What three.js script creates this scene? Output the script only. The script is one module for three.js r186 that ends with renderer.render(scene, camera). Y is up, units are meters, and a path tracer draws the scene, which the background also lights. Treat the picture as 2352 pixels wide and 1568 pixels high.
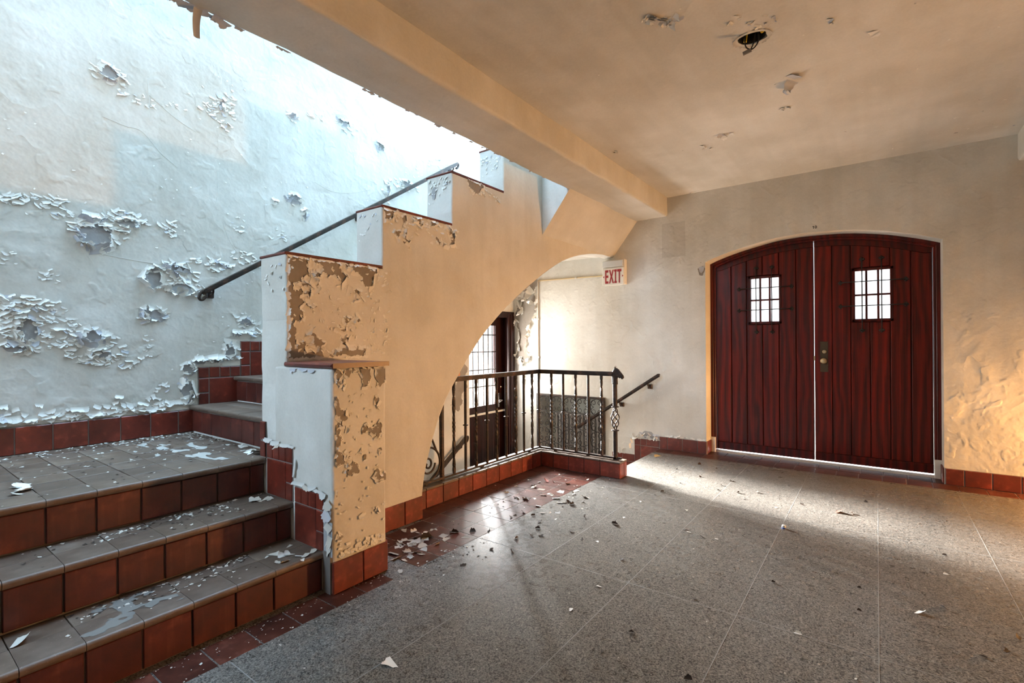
import * as THREE from 'three';
import { mergeGeometries, mergeVertices } from 'three/addons/utils/BufferGeometryUtils.js';
import { RectAreaLightUniformsLib } from 'three/addons/lights/RectAreaLightUniformsLib.js';
import { FontLoader } from 'three/addons/loaders/FontLoader.js';
import { TextGeometry } from 'three/addons/geometries/TextGeometry.js';

// ---------------------------------------------------------------- camera, sky, lights, exposure
const scene = new THREE.Scene();
const renderer = new THREE.WebGLRenderer();
renderer.toneMapping = THREE.LinearToneMapping;
renderer.toneMappingExposure = 1.13;
renderer.shadowMap.enabled = true;
const camera = new THREE.PerspectiveCamera(2 * Math.atan(784 / 1132) * 180 / Math.PI, 1.5, 0.05, 200);
camera.rotation.order = 'YXZ';
camera.position.set(0, 1.2, 0);
const R = THREE.MathUtils.degToRad;
camera.rotation.set(R(0.07), R(36.5), R(-0.38));
scene.background = new THREE.Color(0.84, 0.93, 1.0);
scene.backgroundIntensity = 2.6;
RectAreaLightUniformsLib.init();
function areaLight(name, color, intensity, w, h, from, to) {
  const l = new THREE.RectAreaLight(color, intensity, w, h);
  l.name = name; l.position.set(...from); l.lookAt(...to); scene.add(l);
  return l;
}
const lin = (r, g, b) => new THREE.Color().setRGB(r, g, b);
// daylight through the roof light over the stairs
areaLight('skylight_daylight', lin(0.36, 0.65, 1.0), 28, 1.3, 3.8, [-3.1, 7.57, -3.3], [-3.1, 0, -3.3]);
// daylight through the upstairs window at the far end of the stairs
areaLight('stair_window_daylight', lin(0.47, 0.73, 1.0), 16, 1.1, 1.3, [-3.2, 4.1, -5.38], [-3.2, 4.1, 0]);
// daylight through the upstairs window above the landing, behind the camera on the left
areaLight('landing_window_daylight', lin(0.54, 0.76, 1.0), 32, 1.3, 2.4, [-3.1, 4.3, 4.97], [-3.1, 2.2, -2.0]);
// glow of the street door's glass at the foot of the steps
areaLight('street_door_daylight', lin(1.0, 0.97, 0.92), 22, 0.62, 1.05, [-4.14, 0.90, -4.86], [-1.0, 0.3, -4.0]);
// bright open sky over the street, seen from the hall through that glass
areaLight('street_sky_daylight', lin(0.92, 0.97, 1.0), 860, 1.7, 1.9, [-6.5, 2.0, -5.98], [-3.9, 0.95, -4.7]);
// low sun that shines in through the street door
const sun = new THREE.DirectionalLight(lin(1.0, 0.98, 0.94), 70);
sun.name = 'sun'; sun.position.set(-12, 3.55, -6.9); sun.target.position.set(-1.0, 0.3, -4.55); sun.castShadow = true; sun.shadow.radius = 17;
Object.assign(sun.shadow.camera, { left: -8, right: 8, top: 8, bottom: -8, near: 0.5, far: 40 }); sun.shadow.mapSize.set(2048, 2048);
scene.add(sun, sun.target);

// ---------------------------------------------------------------- helpers
function rng(seed) {
  let s = seed | 0;
  return () => { s = (s + 0x6d2b79f5) | 0; let t = Math.imul(s ^ (s >>> 15), 1 | s); t = (t + Math.imul(t ^ (t >>> 7), 61 | t)) ^ t; return ((t ^ (t >>> 14)) >>> 0) / 4294967296; };
}
function hash3(x, y, z) {
  let h = Math.imul(x, 374761393) + Math.imul(y, 668265263) + Math.imul(z, 1274126177);
  h = Math.imul(h ^ (h >>> 13), 1274126177); h ^= h >>> 16;
  return (h >>> 0) / 4294967296;
}
const fade = (t) => t * t * (3 - 2 * t), mixf = (a, b, t) => a + (b - a) * t;
function vnoise(x, y, z = 0) {
  const xi = Math.floor(x), yi = Math.floor(y), zi = Math.floor(z), u = fade(x - xi), v = fade(y - yi), w = fade(z - zi);
  const c = (a, b, d) => hash3(xi + a, yi + b, zi + d);
  return mixf(mixf(mixf(c(0, 0, 0), c(1, 0, 0), u), mixf(c(0, 1, 0), c(1, 1, 0), u), v), mixf(mixf(c(0, 0, 1), c(1, 0, 1), u), mixf(c(0, 1, 1), c(1, 1, 1), u), v), w) * 2 - 1;
}
function fbm(x, y, z = 0, o = 4) { let s = 0, a = 0.5; for (let i = 0; i < o; i++) { s += a * vnoise(x, y, z + i * 7.3); x *= 2.03; y *= 2.03; a *= 0.5; } return s; }
// noise that repeats after p lattice cells, for textures
function pnoise(x, y, p, s) {
  const xi = Math.floor(x), yi = Math.floor(y), u = fade(x - xi), v = fade(y - yi), m = (k, n) => ((k % n) + n) % n, px = Array.isArray(p) ? p[0] : p, py = Array.isArray(p) ? p[1] : p;
  const c = (a, b) => hash3(m(xi + a, px), m(yi + b, py), s);
  return mixf(mixf(c(0, 0), c(1, 0), u), mixf(c(0, 1), c(1, 1), u), v) * 2 - 1;
}
function pfbm(u, v, p, s, o = 4) { let r = 0, a = 0.5; for (let i = 0; i < o; i++) { r += a * pnoise(u * p, v * p, p, s + i * 31); p *= 2; a *= 0.5; } return r; }
const clamp = (x, a = 0, b = 1) => Math.min(b, Math.max(a, x)), sstep = (a, b, x) => fade(clamp((x - a) / (b - a)));

function tex(n, f, srgb = true, m = n) {
  const d = new Uint8Array(n * m * 4);
  for (let y = 0; y < m; y++) for (let x = 0; x < n; x++) {
    const c = f((x + 0.5) / n, (y + 0.5) / m, x, y), i = (y * n + x) * 4;
    if (typeof c === 'number') d[i] = d[i + 1] = d[i + 2] = clamp(c) * 255; else for (let k = 0; k < 3; k++) d[i + k] = clamp(c[k]) * 255;
    d[i + 3] = 255;
  }
  const t = new THREE.DataTexture(d, n, m);
  t.wrapS = t.wrapT = THREE.RepeatWrapping; t.magFilter = THREE.LinearFilter; t.minFilter = THREE.LinearMipmapLinearFilter; t.generateMipmaps = true;
  if (srgb) t.colorSpace = THREE.SRGBColorSpace;
  t.needsUpdate = true;
  return t;
}
const rep = (t, w, h = w) => { const c = t.clone(); c.repeat.set(1 / w, 1 / h); c.needsUpdate = true; return c; };

const taken = new Map();
function numbered(name) { const k = taken.get(name) ?? 0; taken.set(name, k + 1); return k ? `${name}_${String(k).padStart(3, '0')}` : name; }
function origin(o) { const p = new THREE.Vector3(); for (; o && o !== scene; o = o.parent) p.add(o.position); return p; }
function put(parent, o) { o.position.sub(origin(parent)); parent.add(o); o.traverse((c) => { if (c.isMesh) { c.castShadow = true; c.receiveShadow = true; } }); return o; }
// a mesh in world coordinates under a thing, a part or the scene
function mesh(name, geo, mat, parent = scene, at) {
  const o = new THREE.Mesh(geo, mat); o.name = parent === scene ? numbered(name) : name;
  if (at) o.position.set(...at);
  return put(parent, o);
}
// baked geometry becomes a mesh whose origin is at the given base
function baked(name, geo, mat, parent, base) { geo.translate(-base[0], -base[1], -base[2]); return mesh(name, geo, mat, parent, base); }
function tag(o, label, category, group, kind) { if (label) o.userData.label = label; if (category) o.userData.category = category; if (group) o.userData.group = group; if (kind) o.userData.kind = kind; return o; }
function thing(name, base, label, category, group, kind) { const g = new THREE.Group(); g.name = numbered(name); g.position.set(...base); scene.add(g); return tag(g, label, category, group, kind); }
const structure = (o, label) => tag(o, label, null, null, 'structure');

const V3 = (x, y, z) => new THREE.Vector3(x, y, z);
function box(x0, y0, z0, x1, y1, z1) { const g = new THREE.BoxGeometry(Math.abs(x1 - x0), Math.abs(y1 - y0), Math.abs(z1 - z0)); g.translate((x0 + x1) / 2, (y0 + y1) / 2, (z0 + z1) / 2); return metre(g); }
// uv in metres from position and normal
function metre(g, ox = 0, oy = 0) {
  const p = g.attributes.position, n = g.attributes.normal, uv = new Float32Array(p.count * 2);
  for (let i = 0; i < p.count; i++) {
    const a = Math.abs(n.getX(i)), b = Math.abs(n.getY(i)), c = Math.abs(n.getZ(i));
    const [u, v] = a >= b && a >= c ? [p.getZ(i), p.getY(i)] : b >= c ? [p.getX(i), p.getZ(i)] : [p.getX(i), p.getY(i)];
    uv[2 * i] = u + ox; uv[2 * i + 1] = v + oy;
  }
  g.setAttribute('uv', new THREE.BufferAttribute(uv, 2));
  return g;
}
function chamferBox(w, h, d, c) {   // centred, all edges chamfered: 44 triangles
  const s = new THREE.Shape(), a = w / 2 - c, b = h / 2 - c;
  s.moveTo(-a, -b); s.lineTo(a, -b); s.lineTo(a, b); s.lineTo(-a, b); s.closePath();
  const g = new THREE.ExtrudeGeometry(s, { depth: d - 2 * c, bevelEnabled: true, bevelSize: c, bevelThickness: c, bevelSegments: 1, steps: 1 });
  g.translate(0, 0, -d / 2 + c);
  return metre(g);
}
const cbox = (x0, y0, z0, x1, y1, z1, c = 0.004) => { const g = chamferBox(Math.abs(x1 - x0), Math.abs(y1 - y0), Math.abs(z1 - z0), c); g.translate((x0 + x1) / 2, (y0 + y1) / 2, (z0 + z1) / 2); return metre(g); };
const merge = (list) => mergeGeometries(list.map((g) => { let h = g.index ? g.toNonIndexed() : g; for (const k of Object.keys(h.attributes)) if (!['position', 'normal', 'uv'].includes(k)) h.deleteAttribute(k); return h; }));
const tube = (pts, r, seg = 24, rad = 6, closed = false) => new THREE.TubeGeometry(new THREE.CatmullRomCurve3(pts.map((p) => p.isVector3 ? p : V3(...p)), closed), seg, r, rad, closed);
function rod(a, b, r, rad = 8) { const A = V3(...a), B = V3(...b), g = new THREE.CylinderGeometry(r, r, A.distanceTo(B), rad); g.applyQuaternion(new THREE.Quaternion().setFromUnitVectors(V3(0, 1, 0), B.clone().sub(A).normalize())); const m = A.add(B).multiplyScalar(0.5); g.translate(m.x, m.y, m.z); return g; }
function barBetween(a, b, w, h, c = 0.002) {   // rectangular bar from a to b; w sideways, h upwards
  const A = V3(...a), B = V3(...b), d = B.clone().sub(A), L = d.length(); d.normalize();
  const side = V3(0, 1, 0).cross(d).normalize(), up = d.clone().cross(side).normalize();
  const g = chamferBox(w, h, L, c), m = new THREE.Matrix4().makeBasis(side, up, d);
  g.applyMatrix4(m); const q = A.add(B).multiplyScalar(0.5); g.translate(q.x, q.y, q.z);
  return g;
}
function extrude(points, depth, holes = [], bevel = 0, seg = 1) {
  const s = new THREE.Shape(points.map((p) => new THREE.Vector2(...p)));
  for (const h of holes) s.holes.push(new THREE.Path(h.map((p) => new THREE.Vector2(...p))));
  return new THREE.ExtrudeGeometry(s, { depth, bevelEnabled: bevel > 0, bevelSize: bevel, bevelThickness: bevel, bevelOffset: -bevel, bevelSegments: seg, steps: 1, curveSegments: 12 });
}
// an outline cut into short pieces and made slightly uneven, like hand-laid plaster
function rough(points, step, amp, seed, freeze = () => false) {
  const out = [];
  for (let i = 0; i < points.length; i++) {
    const [ax, ay] = points[i], [bx, by] = points[(i + 1) % points.length], L = Math.hypot(bx - ax, by - ay), n = Math.max(1, Math.round(L / step));
    for (let k = 0; k < n; k++) {
      const x = mixf(ax, bx, k / n), y = mixf(ay, by, k / n);
      out.push(freeze(x, y) ? [x, y] : [x + amp * fbm(x * 6, y * 6, seed, 3), y + amp * fbm(x * 6 + 40, y * 6, seed, 3)]);
    }
  }
  return out;
}
const toWest = (g, x) => { g.rotateY(Math.PI / 2); g.translate(x, 0, 0); return g; };   // outline (-z, y), depth towards +x
const toFlat = (g, y) => { g.rotateX(-Math.PI / 2); g.translate(0, y, 0); return g; };   // outline (x, -z), depth upwards

// hand-plastered box: rounded edges and uneven faces
function plasterBox(lo, hi, r, cell, amp, seed) {
  const axis = (a, b) => { const o = [a, a + r * 0.35, a + r]; const n = Math.max(1, Math.round((b - a - 2 * r) / cell)); for (let i = 1; i < n; i++) o.push(mixf(a + r, b - r, i / n)); o.push(b - r, b - r * 0.35, b); return o; };
  const A = [0, 1, 2].map((k) => axis(lo[k], hi[k])), P = [], N = [], U = [], I = [];
  const disp = (p) => amp * (fbm(p[0] * 3.1 + seed, p[1] * 3.1, p[2] * 3.1, 3) * 1.2 + 0.3 * vnoise(p[0] * 13, p[1] * 13, p[2] * 13 + seed));
  for (let k = 0; k < 3; k++) for (const side of [0, 1]) {
    const i1 = (k + 1) % 3, i2 = (k + 2) % 3, base = P.length / 3, n1 = A[i1].length, n2 = A[i2].length;
    for (let a = 0; a < n1; a++) for (let b = 0; b < n2; b++) {
      const p = [0, 0, 0]; p[k] = side ? hi[k] : lo[k]; p[i1] = A[i1][a]; p[i2] = A[i2][b];
      const q = p.map((v, j) => clamp(v, lo[j] + r, hi[j] - r)), d = p.map((v, j) => v - q[j]), L = Math.hypot(...d) || 1, n = d.map((v) => v / L);
      const s = q.map((v, j) => v + n[j] * r), e = 0.01, d0 = disp(s), g = [0, 1, 2].map((j) => { const t = s.slice(); t[j] += e; return (disp(t) - d0) / e; });
      const gn = g[0] * n[0] + g[1] * n[1] + g[2] * n[2];
      let m = n.map((v, j) => v - (g[j] - gn * v)); const M = Math.hypot(...m); m = m.map((v) => v / M);
      P.push(...s.map((v, j) => v + n[j] * d0)); N.push(...m);
      U.push(...(k === 0 ? [p[2], p[1]] : k === 1 ? [p[0], p[2]] : [p[0], p[1]]));
    }
    for (let a = 0; a < n1 - 1; a++) for (let b = 0; b < n2 - 1; b++) {
      const v = base + a * n2 + b, w = v + n2;
      if (side) I.push(v, w, w + 1, v, w + 1, v + 1); else I.push(v, w + 1, w, v, v + 1, w + 1);
    }
  }
  const g = new THREE.BufferGeometry();
  g.setAttribute('position', new THREE.Float32BufferAttribute(P, 3)); g.setAttribute('normal', new THREE.Float32BufferAttribute(N, 3)); g.setAttribute('uv', new THREE.Float32BufferAttribute(U, 2)); g.setIndex(I);
  return g;
}

// ---------------------------------------------------------------- textures and materials
const plasterColor = tex(1024, (u, v) => {
  const a = pfbm(u, v, 3, 1, 5), b = pfbm(u, v, 10, 60, 5), c = pnoise(u * 300, v * 300, 300, 5), d = pnoise(u * 60, v * 4, [60, 4], 66);
  const dirt = 0.5 + 0.9 * a + 0.5 * b + 0.12 * d, k = 0.965 - 0.10 * clamp(dirt) + 0.012 * c;
  return [k, k * (0.994 - 0.010 * dirt), k * (0.975 - 0.03 * dirt)];
});
const plasterBump = tex(1024, (u, v) => {
  const wx = 0.06 * pfbm(u, v, 5, 11, 3), wy = 0.06 * pfbm(u, v, 5, 21, 3);
  const strokes = Math.abs(pfbm(u + wx, v + wy, 7, 31, 3)), broad = pfbm(u, v, 3, 41, 2), fine = pfbm(u, v, 64, 51, 2);
  const lump = sstep(0.15, 0.45, pfbm(u + wy, v - wx, 14, 71, 3));
  return 0.5 + 0.32 * broad - 0.55 * strokes + 0.16 * lump + 0.07 * fine + 0.12;
}, false);
const tileTex = tex(512, (u, v) => {
  const a = pfbm(u, v, 5, 101, 5), b = pfbm(u, v, 22, 111, 4), c = pnoise(u * 170, v * 170, 170, 7);
  const k = 0.80 + 0.22 * a + 0.10 * b + 0.03 * c, dust = sstep(0.15, 0.55, b + 0.4 * a) * 0.05;
  return [0.53 * k + dust, 0.22 * k + dust * 0.85, 0.16 * k + dust * 0.75];
});
const riserTex = tex(512, (u, v) => {
  const a = pfbm(u, v, 5, 131, 5), b = pfbm(u, v, 22, 141, 4), c = pnoise(u * 170, v * 170, 170, 17), d = pnoise(u * 46, v * 3, [46, 3], 151), e = pnoise(u * 90, v * 5, [90, 5], 161);
  const k = 0.80 + 0.22 * a + 0.10 * b + 0.03 * c, drip = (sstep(0.35, 0.8, d) * 0.6 + sstep(0.45, 0.9, e) * 0.4) * (0.55 + 0.6 * b), dust = 0.10 * clamp(drip) + sstep(0.2, 0.6, a + 0.3 * b) * 0.05;
  return [0.385 * k + dust, 0.17 * k + dust * 0.85, 0.13 * k + dust * 0.75];
});
const treadTex = tex(512, (u, v) => {
  const a = pfbm(u, v, 6, 201, 5), b = pfbm(u, v, 30, 211, 4), c = pnoise(u * 200, v * 200, 200, 9);
  const dust = clamp(0.45 + 0.8 * a + 0.35 * b), spot = c > 0.9 ? 0.16 : 0;
  return [mixf(0.43, 0.58, dust) + spot, mixf(0.365, 0.53, dust) + spot, mixf(0.32, 0.49, dust) + spot];
});
const FLOOR_SPAN = 2.0;
const floorTex = tex(2048, (u, v, x, y) => {
  const c = hash3(x >> 1, y >> 1, 3), c2 = hash3((x + 1) >> 1, y >> 1, 5), chip = pnoise(u * 760, v * 760, 760, 301), chip2 = pnoise(u * 430, v * 430, 430, 311);
  const wide = pfbm(u, v, 5, 321, 5), mid = pfbm(u, v, 40, 331, 3);
  let k = 0.465 + 0.035 * wide + 0.010 * mid;
  if (chip > 0.25) k -= 0.16 * sstep(0.25, 0.7, chip);
  if (chip2 < -0.35) k -= 0.13;
  if (chip2 > 0.5) k += 0.09;
  k += 0.05 * (c - 0.5) + 0.03 * (c2 - 0.5);
  return [k, k * 0.965, k * 0.915];
});
const floorRough = tex(512, (u, v) => 0.30 + 0.08 * pfbm(u, v, 5, 401, 3) + 0.05 * pnoise(u * 90, v * 90, 90, 411), false);
const woodTex = tex(1024, (u, v) => {
  const warp = 0.055 * pfbm(u, v, 3, 501, 3), g = Math.sin((u + 2.2 * warp * (1 + 0.6 * Math.sin(v * 6.283))) * 6.283 * 6), fine = pnoise(u * 260, v * 9, [260, 9], 511), mid = pnoise(u * 40, v * 3, [40, 3], 521), pore = pnoise(u * 420, v * 24, [420, 24], 531);
  const k = clamp(0.62 + 0.20 * g + 0.17 * fine + 0.13 * mid - (pore > 0.5 ? 0.13 : 0));
  return [mixf(0.15, 0.49, k), mixf(0.04, 0.125, k), mixf(0.025, 0.07, k)];
});
const rustTex = tex(256, (u, v) => { const a = pfbm(u, v, 8, 601, 4), b = pfbm(u, v, 30, 611, 3), k = 0.21 + 0.07 * a + 0.05 * b, r = sstep(0.1, 0.5, a + b) * 0.10; return [k + r, k * 0.86 + r * 0.4, k * 0.76 + r * 0.2]; });
const pebble = tex(256, (u, v) => 0.5 + 0.5 * pfbm(u, v, 24, 701, 2), false);

const M = {};
const plasterOf = (tint, bump, rough = 0.72) => new THREE.MeshStandardMaterial({ color: tint, map: rep(plasterColor, 2.3), bumpMap: rep(plasterBump, 1.35), bumpScale: bump, roughness: rough });
M.plaster = plasterOf(lin(0.86, 0.85, 0.825), 0.0095); M.plaster.name = 'cream_wall_paint';
M.plasterNorth = plasterOf(lin(0.86, 0.85, 0.825), 0.0095, 0.6); M.plasterNorth.name = 'cream_trowelled_paint';
M.plasterFine = plasterOf(lin(0.86, 0.85, 0.825), 0.006); M.plasterFine.name = 'cream_smooth_paint';
M.bare = new THREE.MeshStandardMaterial({ name: 'bare_plaster_under_paint', color: lin(0.50, 0.51, 0.55), map: rep(plasterColor, 0.9), bumpMap: rep(plasterBump, 0.5), bumpScale: 0.003, roughness: 0.8 });
M.bareBrown = new THREE.MeshStandardMaterial({ name: 'brown_coat_plaster', color: lin(0.37, 0.33, 0.30), map: rep(plasterColor, 0.7), bumpMap: rep(plasterBump, 0.4), bumpScale: 0.004, roughness: 0.9 });
M.flake = new THREE.MeshStandardMaterial({ name: 'paint_flake', color: lin(0.83, 0.81, 0.75), roughness: 0.65, side: THREE.DoubleSide });
M.flakeGrey = new THREE.MeshStandardMaterial({ name: 'paint_flake_back', color: lin(0.55, 0.56, 0.59), roughness: 0.7, side: THREE.DoubleSide });
M.flakeWall = new THREE.MeshStandardMaterial({ name: 'grimy_wall_paint_flake', color: lin(0.70, 0.69, 0.65), roughness: 0.75, side: THREE.DoubleSide });
M.flakeTan = new THREE.MeshStandardMaterial({ name: 'tan_dusty_flake', color: lin(0.46, 0.39, 0.31), roughness: 0.9, side: THREE.DoubleSide });
M.flakeDust = new THREE.MeshStandardMaterial({ name: 'dusty_paint_flake', color: lin(0.58, 0.54, 0.47), roughness: 0.85, side: THREE.DoubleSide });
M.residue = new THREE.MeshStandardMaterial({ name: 'trodden_paint_residue', color: lin(0.40, 0.38, 0.34), roughness: 0.9 });
M.residueDark = new THREE.MeshStandardMaterial({ name: 'dusty_residue', color: lin(0.19, 0.175, 0.155), roughness: 0.9 });
M.tiles = [[1, 1, 1], [0.82, 0.80, 0.80], [1.08, 1.0, 0.95], [0.92, 0.82, 0.80]].map((c, i) => new THREE.MeshStandardMaterial({ name: 'red_quarry_tile_' + i, color: lin(...c), map: rep(tileTex, 0.66), roughness: 0.38, bumpMap: rep(tileTex, 0.66), bumpScale: 0.0012 }));
M.risers = [[1, 1, 1], [0.86, 0.84, 0.84], [1.05, 1.0, 0.97]].map((c, i) => new THREE.MeshStandardMaterial({ name: 'streaked_riser_tile_' + i, color: lin(...c), map: rep(riserTex, 0.66), roughness: 0.42, bumpMap: rep(riserTex, 0.66), bumpScale: 0.001 }));
M.floorTiles = [[0.52, 0.98, 1.16], [0.45, 0.84, 1.00], [0.58, 1.05, 1.22]].map((c, i) => new THREE.MeshPhysicalMaterial({ name: 'dusty_border_tile_' + i, color: lin(...c), specularIntensity: 0.30, map: rep(tileTex, 0.66), roughness: 0.34, bumpMap: rep(tileTex, 0.66), bumpScale: 0.0012 }));
M.kerbTiles = [[1.30, 1.40, 1.55], [1.15, 1.25, 1.40], [1.40, 1.50, 1.62]].map((c, i) => new THREE.MeshStandardMaterial({ name: 'light_kerb_tile_' + i, color: lin(...c), map: rep(tileTex, 0.66), roughness: 0.45, bumpMap: rep(tileTex, 0.66), bumpScale: 0.0012 }));
M.treads = [[1, 1, 1], [0.9, 0.88, 0.86], [1.06, 1.04, 1.0]].map((c, i) => new THREE.MeshStandardMaterial({ name: 'worn_tread_tile_' + i, color: lin(c[0], c[1] * 0.93, c[2] * 0.86).multiplyScalar(0.66), map: rep(treadTex, 0.8), roughness: 0.45, bumpMap: rep(treadTex, 0.8), bumpScale: 0.001 }));
M.grout = new THREE.MeshStandardMaterial({ name: 'grey_grout', color: lin(0.26, 0.235, 0.21), roughness: 0.95 });
M.groutDark = new THREE.MeshStandardMaterial({ name: 'dirty_grout', color: lin(0.17, 0.145, 0.125), roughness: 0.95 });
M.floor = new THREE.MeshPhysicalMaterial({ name: 'terrazzo', specularIntensity: 0.3, color: lin(0.95, 0.94, 0.93), map: rep(floorTex, FLOOR_SPAN), roughnessMap: rep(floorRough, 2.6), roughness: 1.0 });
M.strip = new THREE.MeshStandardMaterial({ name: 'divider_strip', color: lin(0.25, 0.245, 0.23), roughness: 0.6 });
M.wood = new THREE.MeshPhysicalMaterial({ name: 'dark_red_varnished_wood', color: lin(0.98, 0.74, 0.60), specularIntensity: 0.6, map: rep(woodTex, 0.42, 1.7), roughness: 0.42, clearcoat: 0.16, clearcoatRoughness: 0.2, bumpMap: rep(woodTex, 0.42, 1.7), bumpScale: 0.0012 });
M.woodAlt = M.wood.clone(); M.woodAlt.name = 'dark_red_varnished_wood_b'; M.woodAlt.color = lin(1.18, 0.82, 0.66); M.woodAlt.map = rep(woodTex, 0.42, 1.7); M.woodAlt.map.offset.set(0.37, 0.43);
M.woodDark = M.wood.clone(); M.woodDark.name = 'brown_door_wood'; M.woodDark.color = lin(0.72, 0.55, 0.50);
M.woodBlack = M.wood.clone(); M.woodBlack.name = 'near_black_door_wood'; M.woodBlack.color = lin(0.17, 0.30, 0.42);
M.iron = new THREE.MeshStandardMaterial({ name: 'brown_painted_iron', color: lin(0.85, 0.74, 0.66), map: rep(rustTex, 0.3), roughness: 0.5, metalness: 0.25 });
M.ironBlack = new THREE.MeshStandardMaterial({ name: 'black_iron', color: lin(0.035, 0.03, 0.028), roughness: 0.5, metalness: 0.4 });
M.brass = new THREE.MeshStandardMaterial({ name: 'worn_brass', color: lin(0.62, 0.50, 0.30), roughness: 0.35, metalness: 1 });
M.bronze = new THREE.MeshStandardMaterial({ name: 'dark_bronze', color: lin(0.10, 0.075, 0.05), roughness: 0.5, metalness: 0.8 });
M.chrome = new THREE.MeshStandardMaterial({ name: 'chrome', color: lin(0.75, 0.75, 0.75), roughness: 0.2, metalness: 1 });
M.frosted = new THREE.MeshPhysicalMaterial({ name: 'obscured_glass', color: lin(0.97, 0.98, 1), transmission: 1, thickness: 0, roughness: 0.55, bumpMap: rep(pebble, 0.12), bumpScale: 0.002 });
M.clear = new THREE.MeshPhysicalMaterial({ name: 'clear_glass', color: lin(1, 1, 1), transmission: 1, thickness: 0, roughness: 0.05 });
M.amber = new THREE.MeshPhysicalMaterial({ name: 'amber_glass', color: lin(1, 0.52, 0.2), transmission: 1, thickness: 0, roughness: 0.5 });
M.concrete = new THREE.MeshStandardMaterial({ name: 'pale_paving', color: lin(0.62, 0.60, 0.56), roughness: 0.9 });
M.signWhite = new THREE.MeshStandardMaterial({ name: 'sign_white', color: lin(0.80, 0.77, 0.70), roughness: 0.5 });
M.signRed = new THREE.MeshStandardMaterial({ name: 'sign_red', color: lin(0.30, 0.012, 0.018), roughness: 0.5 });
M.lens = new THREE.MeshStandardMaterial({ name: 'grey_lens', color: lin(0.60, 0.60, 0.58), roughness: 0.4 });
M.black = new THREE.MeshStandardMaterial({ name: 'black', color: lin(0.015, 0.014, 0.013), roughness: 0.8 });
M.radiator = new THREE.MeshStandardMaterial({ name: 'silver_radiator_paint', color: lin(0.36, 0.33, 0.30), roughness: 0.5, metalness: 0.3 });
M.niche = new THREE.MeshStandardMaterial({ name: 'grey_green_niche', color: lin(0.62, 0.65, 0.61), roughness: 0.9 });
M.nut = new THREE.MeshStandardMaterial({ name: 'yellow_wire_nut', color: lin(0.75, 0.50, 0.03), roughness: 0.5 });
M.nutGrey = new THREE.MeshStandardMaterial({ name: 'grey_wire_nut', color: lin(0.20, 0.19, 0.18), roughness: 0.5 });
M.leaf = new THREE.MeshStandardMaterial({ name: 'dead_leaf', color: lin(0.045, 0.028, 0.018), roughness: 0.9, side: THREE.DoubleSide });
M.leafRed = new THREE.MeshStandardMaterial({ name: 'red_brown_scrap', color: lin(0.22, 0.05, 0.03), roughness: 0.9, side: THREE.DoubleSide });
M.leafTan = new THREE.MeshStandardMaterial({ name: 'dry_tan_leaf', color: lin(0.50, 0.33, 0.12), roughness: 0.9, side: THREE.DoubleSide });

// ---------------------------------------------------------------- tiles
const tileCache = new Map(), pick = rng(77);
function tileGeo(w, h, t, c, variant) {
  const key = [w.toFixed(3), h.toFixed(3), t, c, variant].join();
  if (!tileCache.has(key)) {
    const a = w / 2, b = h / 2, f = [[-a + c, -b + c, t], [a - c, -b + c, t], [a - c, b - c, t], [-a + c, b - c, t]], m = [[-a, -b, t - c], [a, -b, t - c], [a, b, t - c], [-a, b, t - c]], k = [[-a, -b, 0], [a, -b, 0], [a, b, 0], [-a, b, 0]];
    const P = [], quad = (p, q, r, s) => P.push(...p, ...q, ...r, ...p, ...r, ...s);
    quad(...f); for (let i = 0; i < 4; i++) { const j = (i + 1) % 4; quad(m[i], m[j], f[j], f[i]); quad(k[i], k[j], m[j], m[i]); }
    const g = new THREE.BufferGeometry(); g.setAttribute('position', new THREE.Float32BufferAttribute(P, 3)); g.computeVertexNormals();
    const uv = []; for (let i = 0; i < P.length; i += 3) uv.push(P[i] + variant * 0.23, P[i + 1] + variant * 0.37);
    g.setAttribute('uv', new THREE.Float32BufferAttribute(uv, 2));
    tileCache.set(key, g);
  }
  return tileCache.get(key);
}
const FACE = { 'x+': [0, Math.PI / 2, 0], 'z+': [0, 0, 0], 'y+': [-Math.PI / 2, 0, 0], 'z-': [0, Math.PI, 0], 'x-': [0, -Math.PI / 2, 0] };
// a tile of w x h whose back lies at `at` on a face; joints are left between tiles
function tile(parent, name, mats, at, w, h, dir, t = 0.012, joint = 0.006, c = 0.003) {
  const o = new THREE.Mesh(tileGeo(w - joint, h - joint, t, c, Math.floor(pick() * 5)), mats[Math.floor(pick() * mats.length)]);
  o.name = name; o.position.set(...at); o.rotation.set(...FACE[dir]);
  const j = (pick() - 0.5) * 0.0016; o.position[dir[0]] += dir[1] === '+' ? j : -j;
  return put(parent, o);
}
// tiles between the given joints; axis 'x' or 'z' runs along, y0..y1 is height (for upright faces)
function tileRun(parent, name, mats, dir, plane, joints, y0, y1, t) {
  for (let i = 0; i < joints.length - 1; i++) {
    const a = joints[i], b = joints[i + 1], m = (a + b) / 2, w = Math.abs(b - a);
    tile(parent, name, mats, dir[0] === 'x' ? [plane, (y0 + y1) / 2, m] : [m, (y0 + y1) / 2, plane], w, y1 - y0, dir, t);
  }
}
const steps = (a, b, d) => { const o = [a]; const s = Math.sign(b - a); for (let v = a + s * d; s * (b - v) > d * 0.35; v += s * d) o.push(v); o.push(b); return o; };
const PITCH = 0.165;

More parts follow.
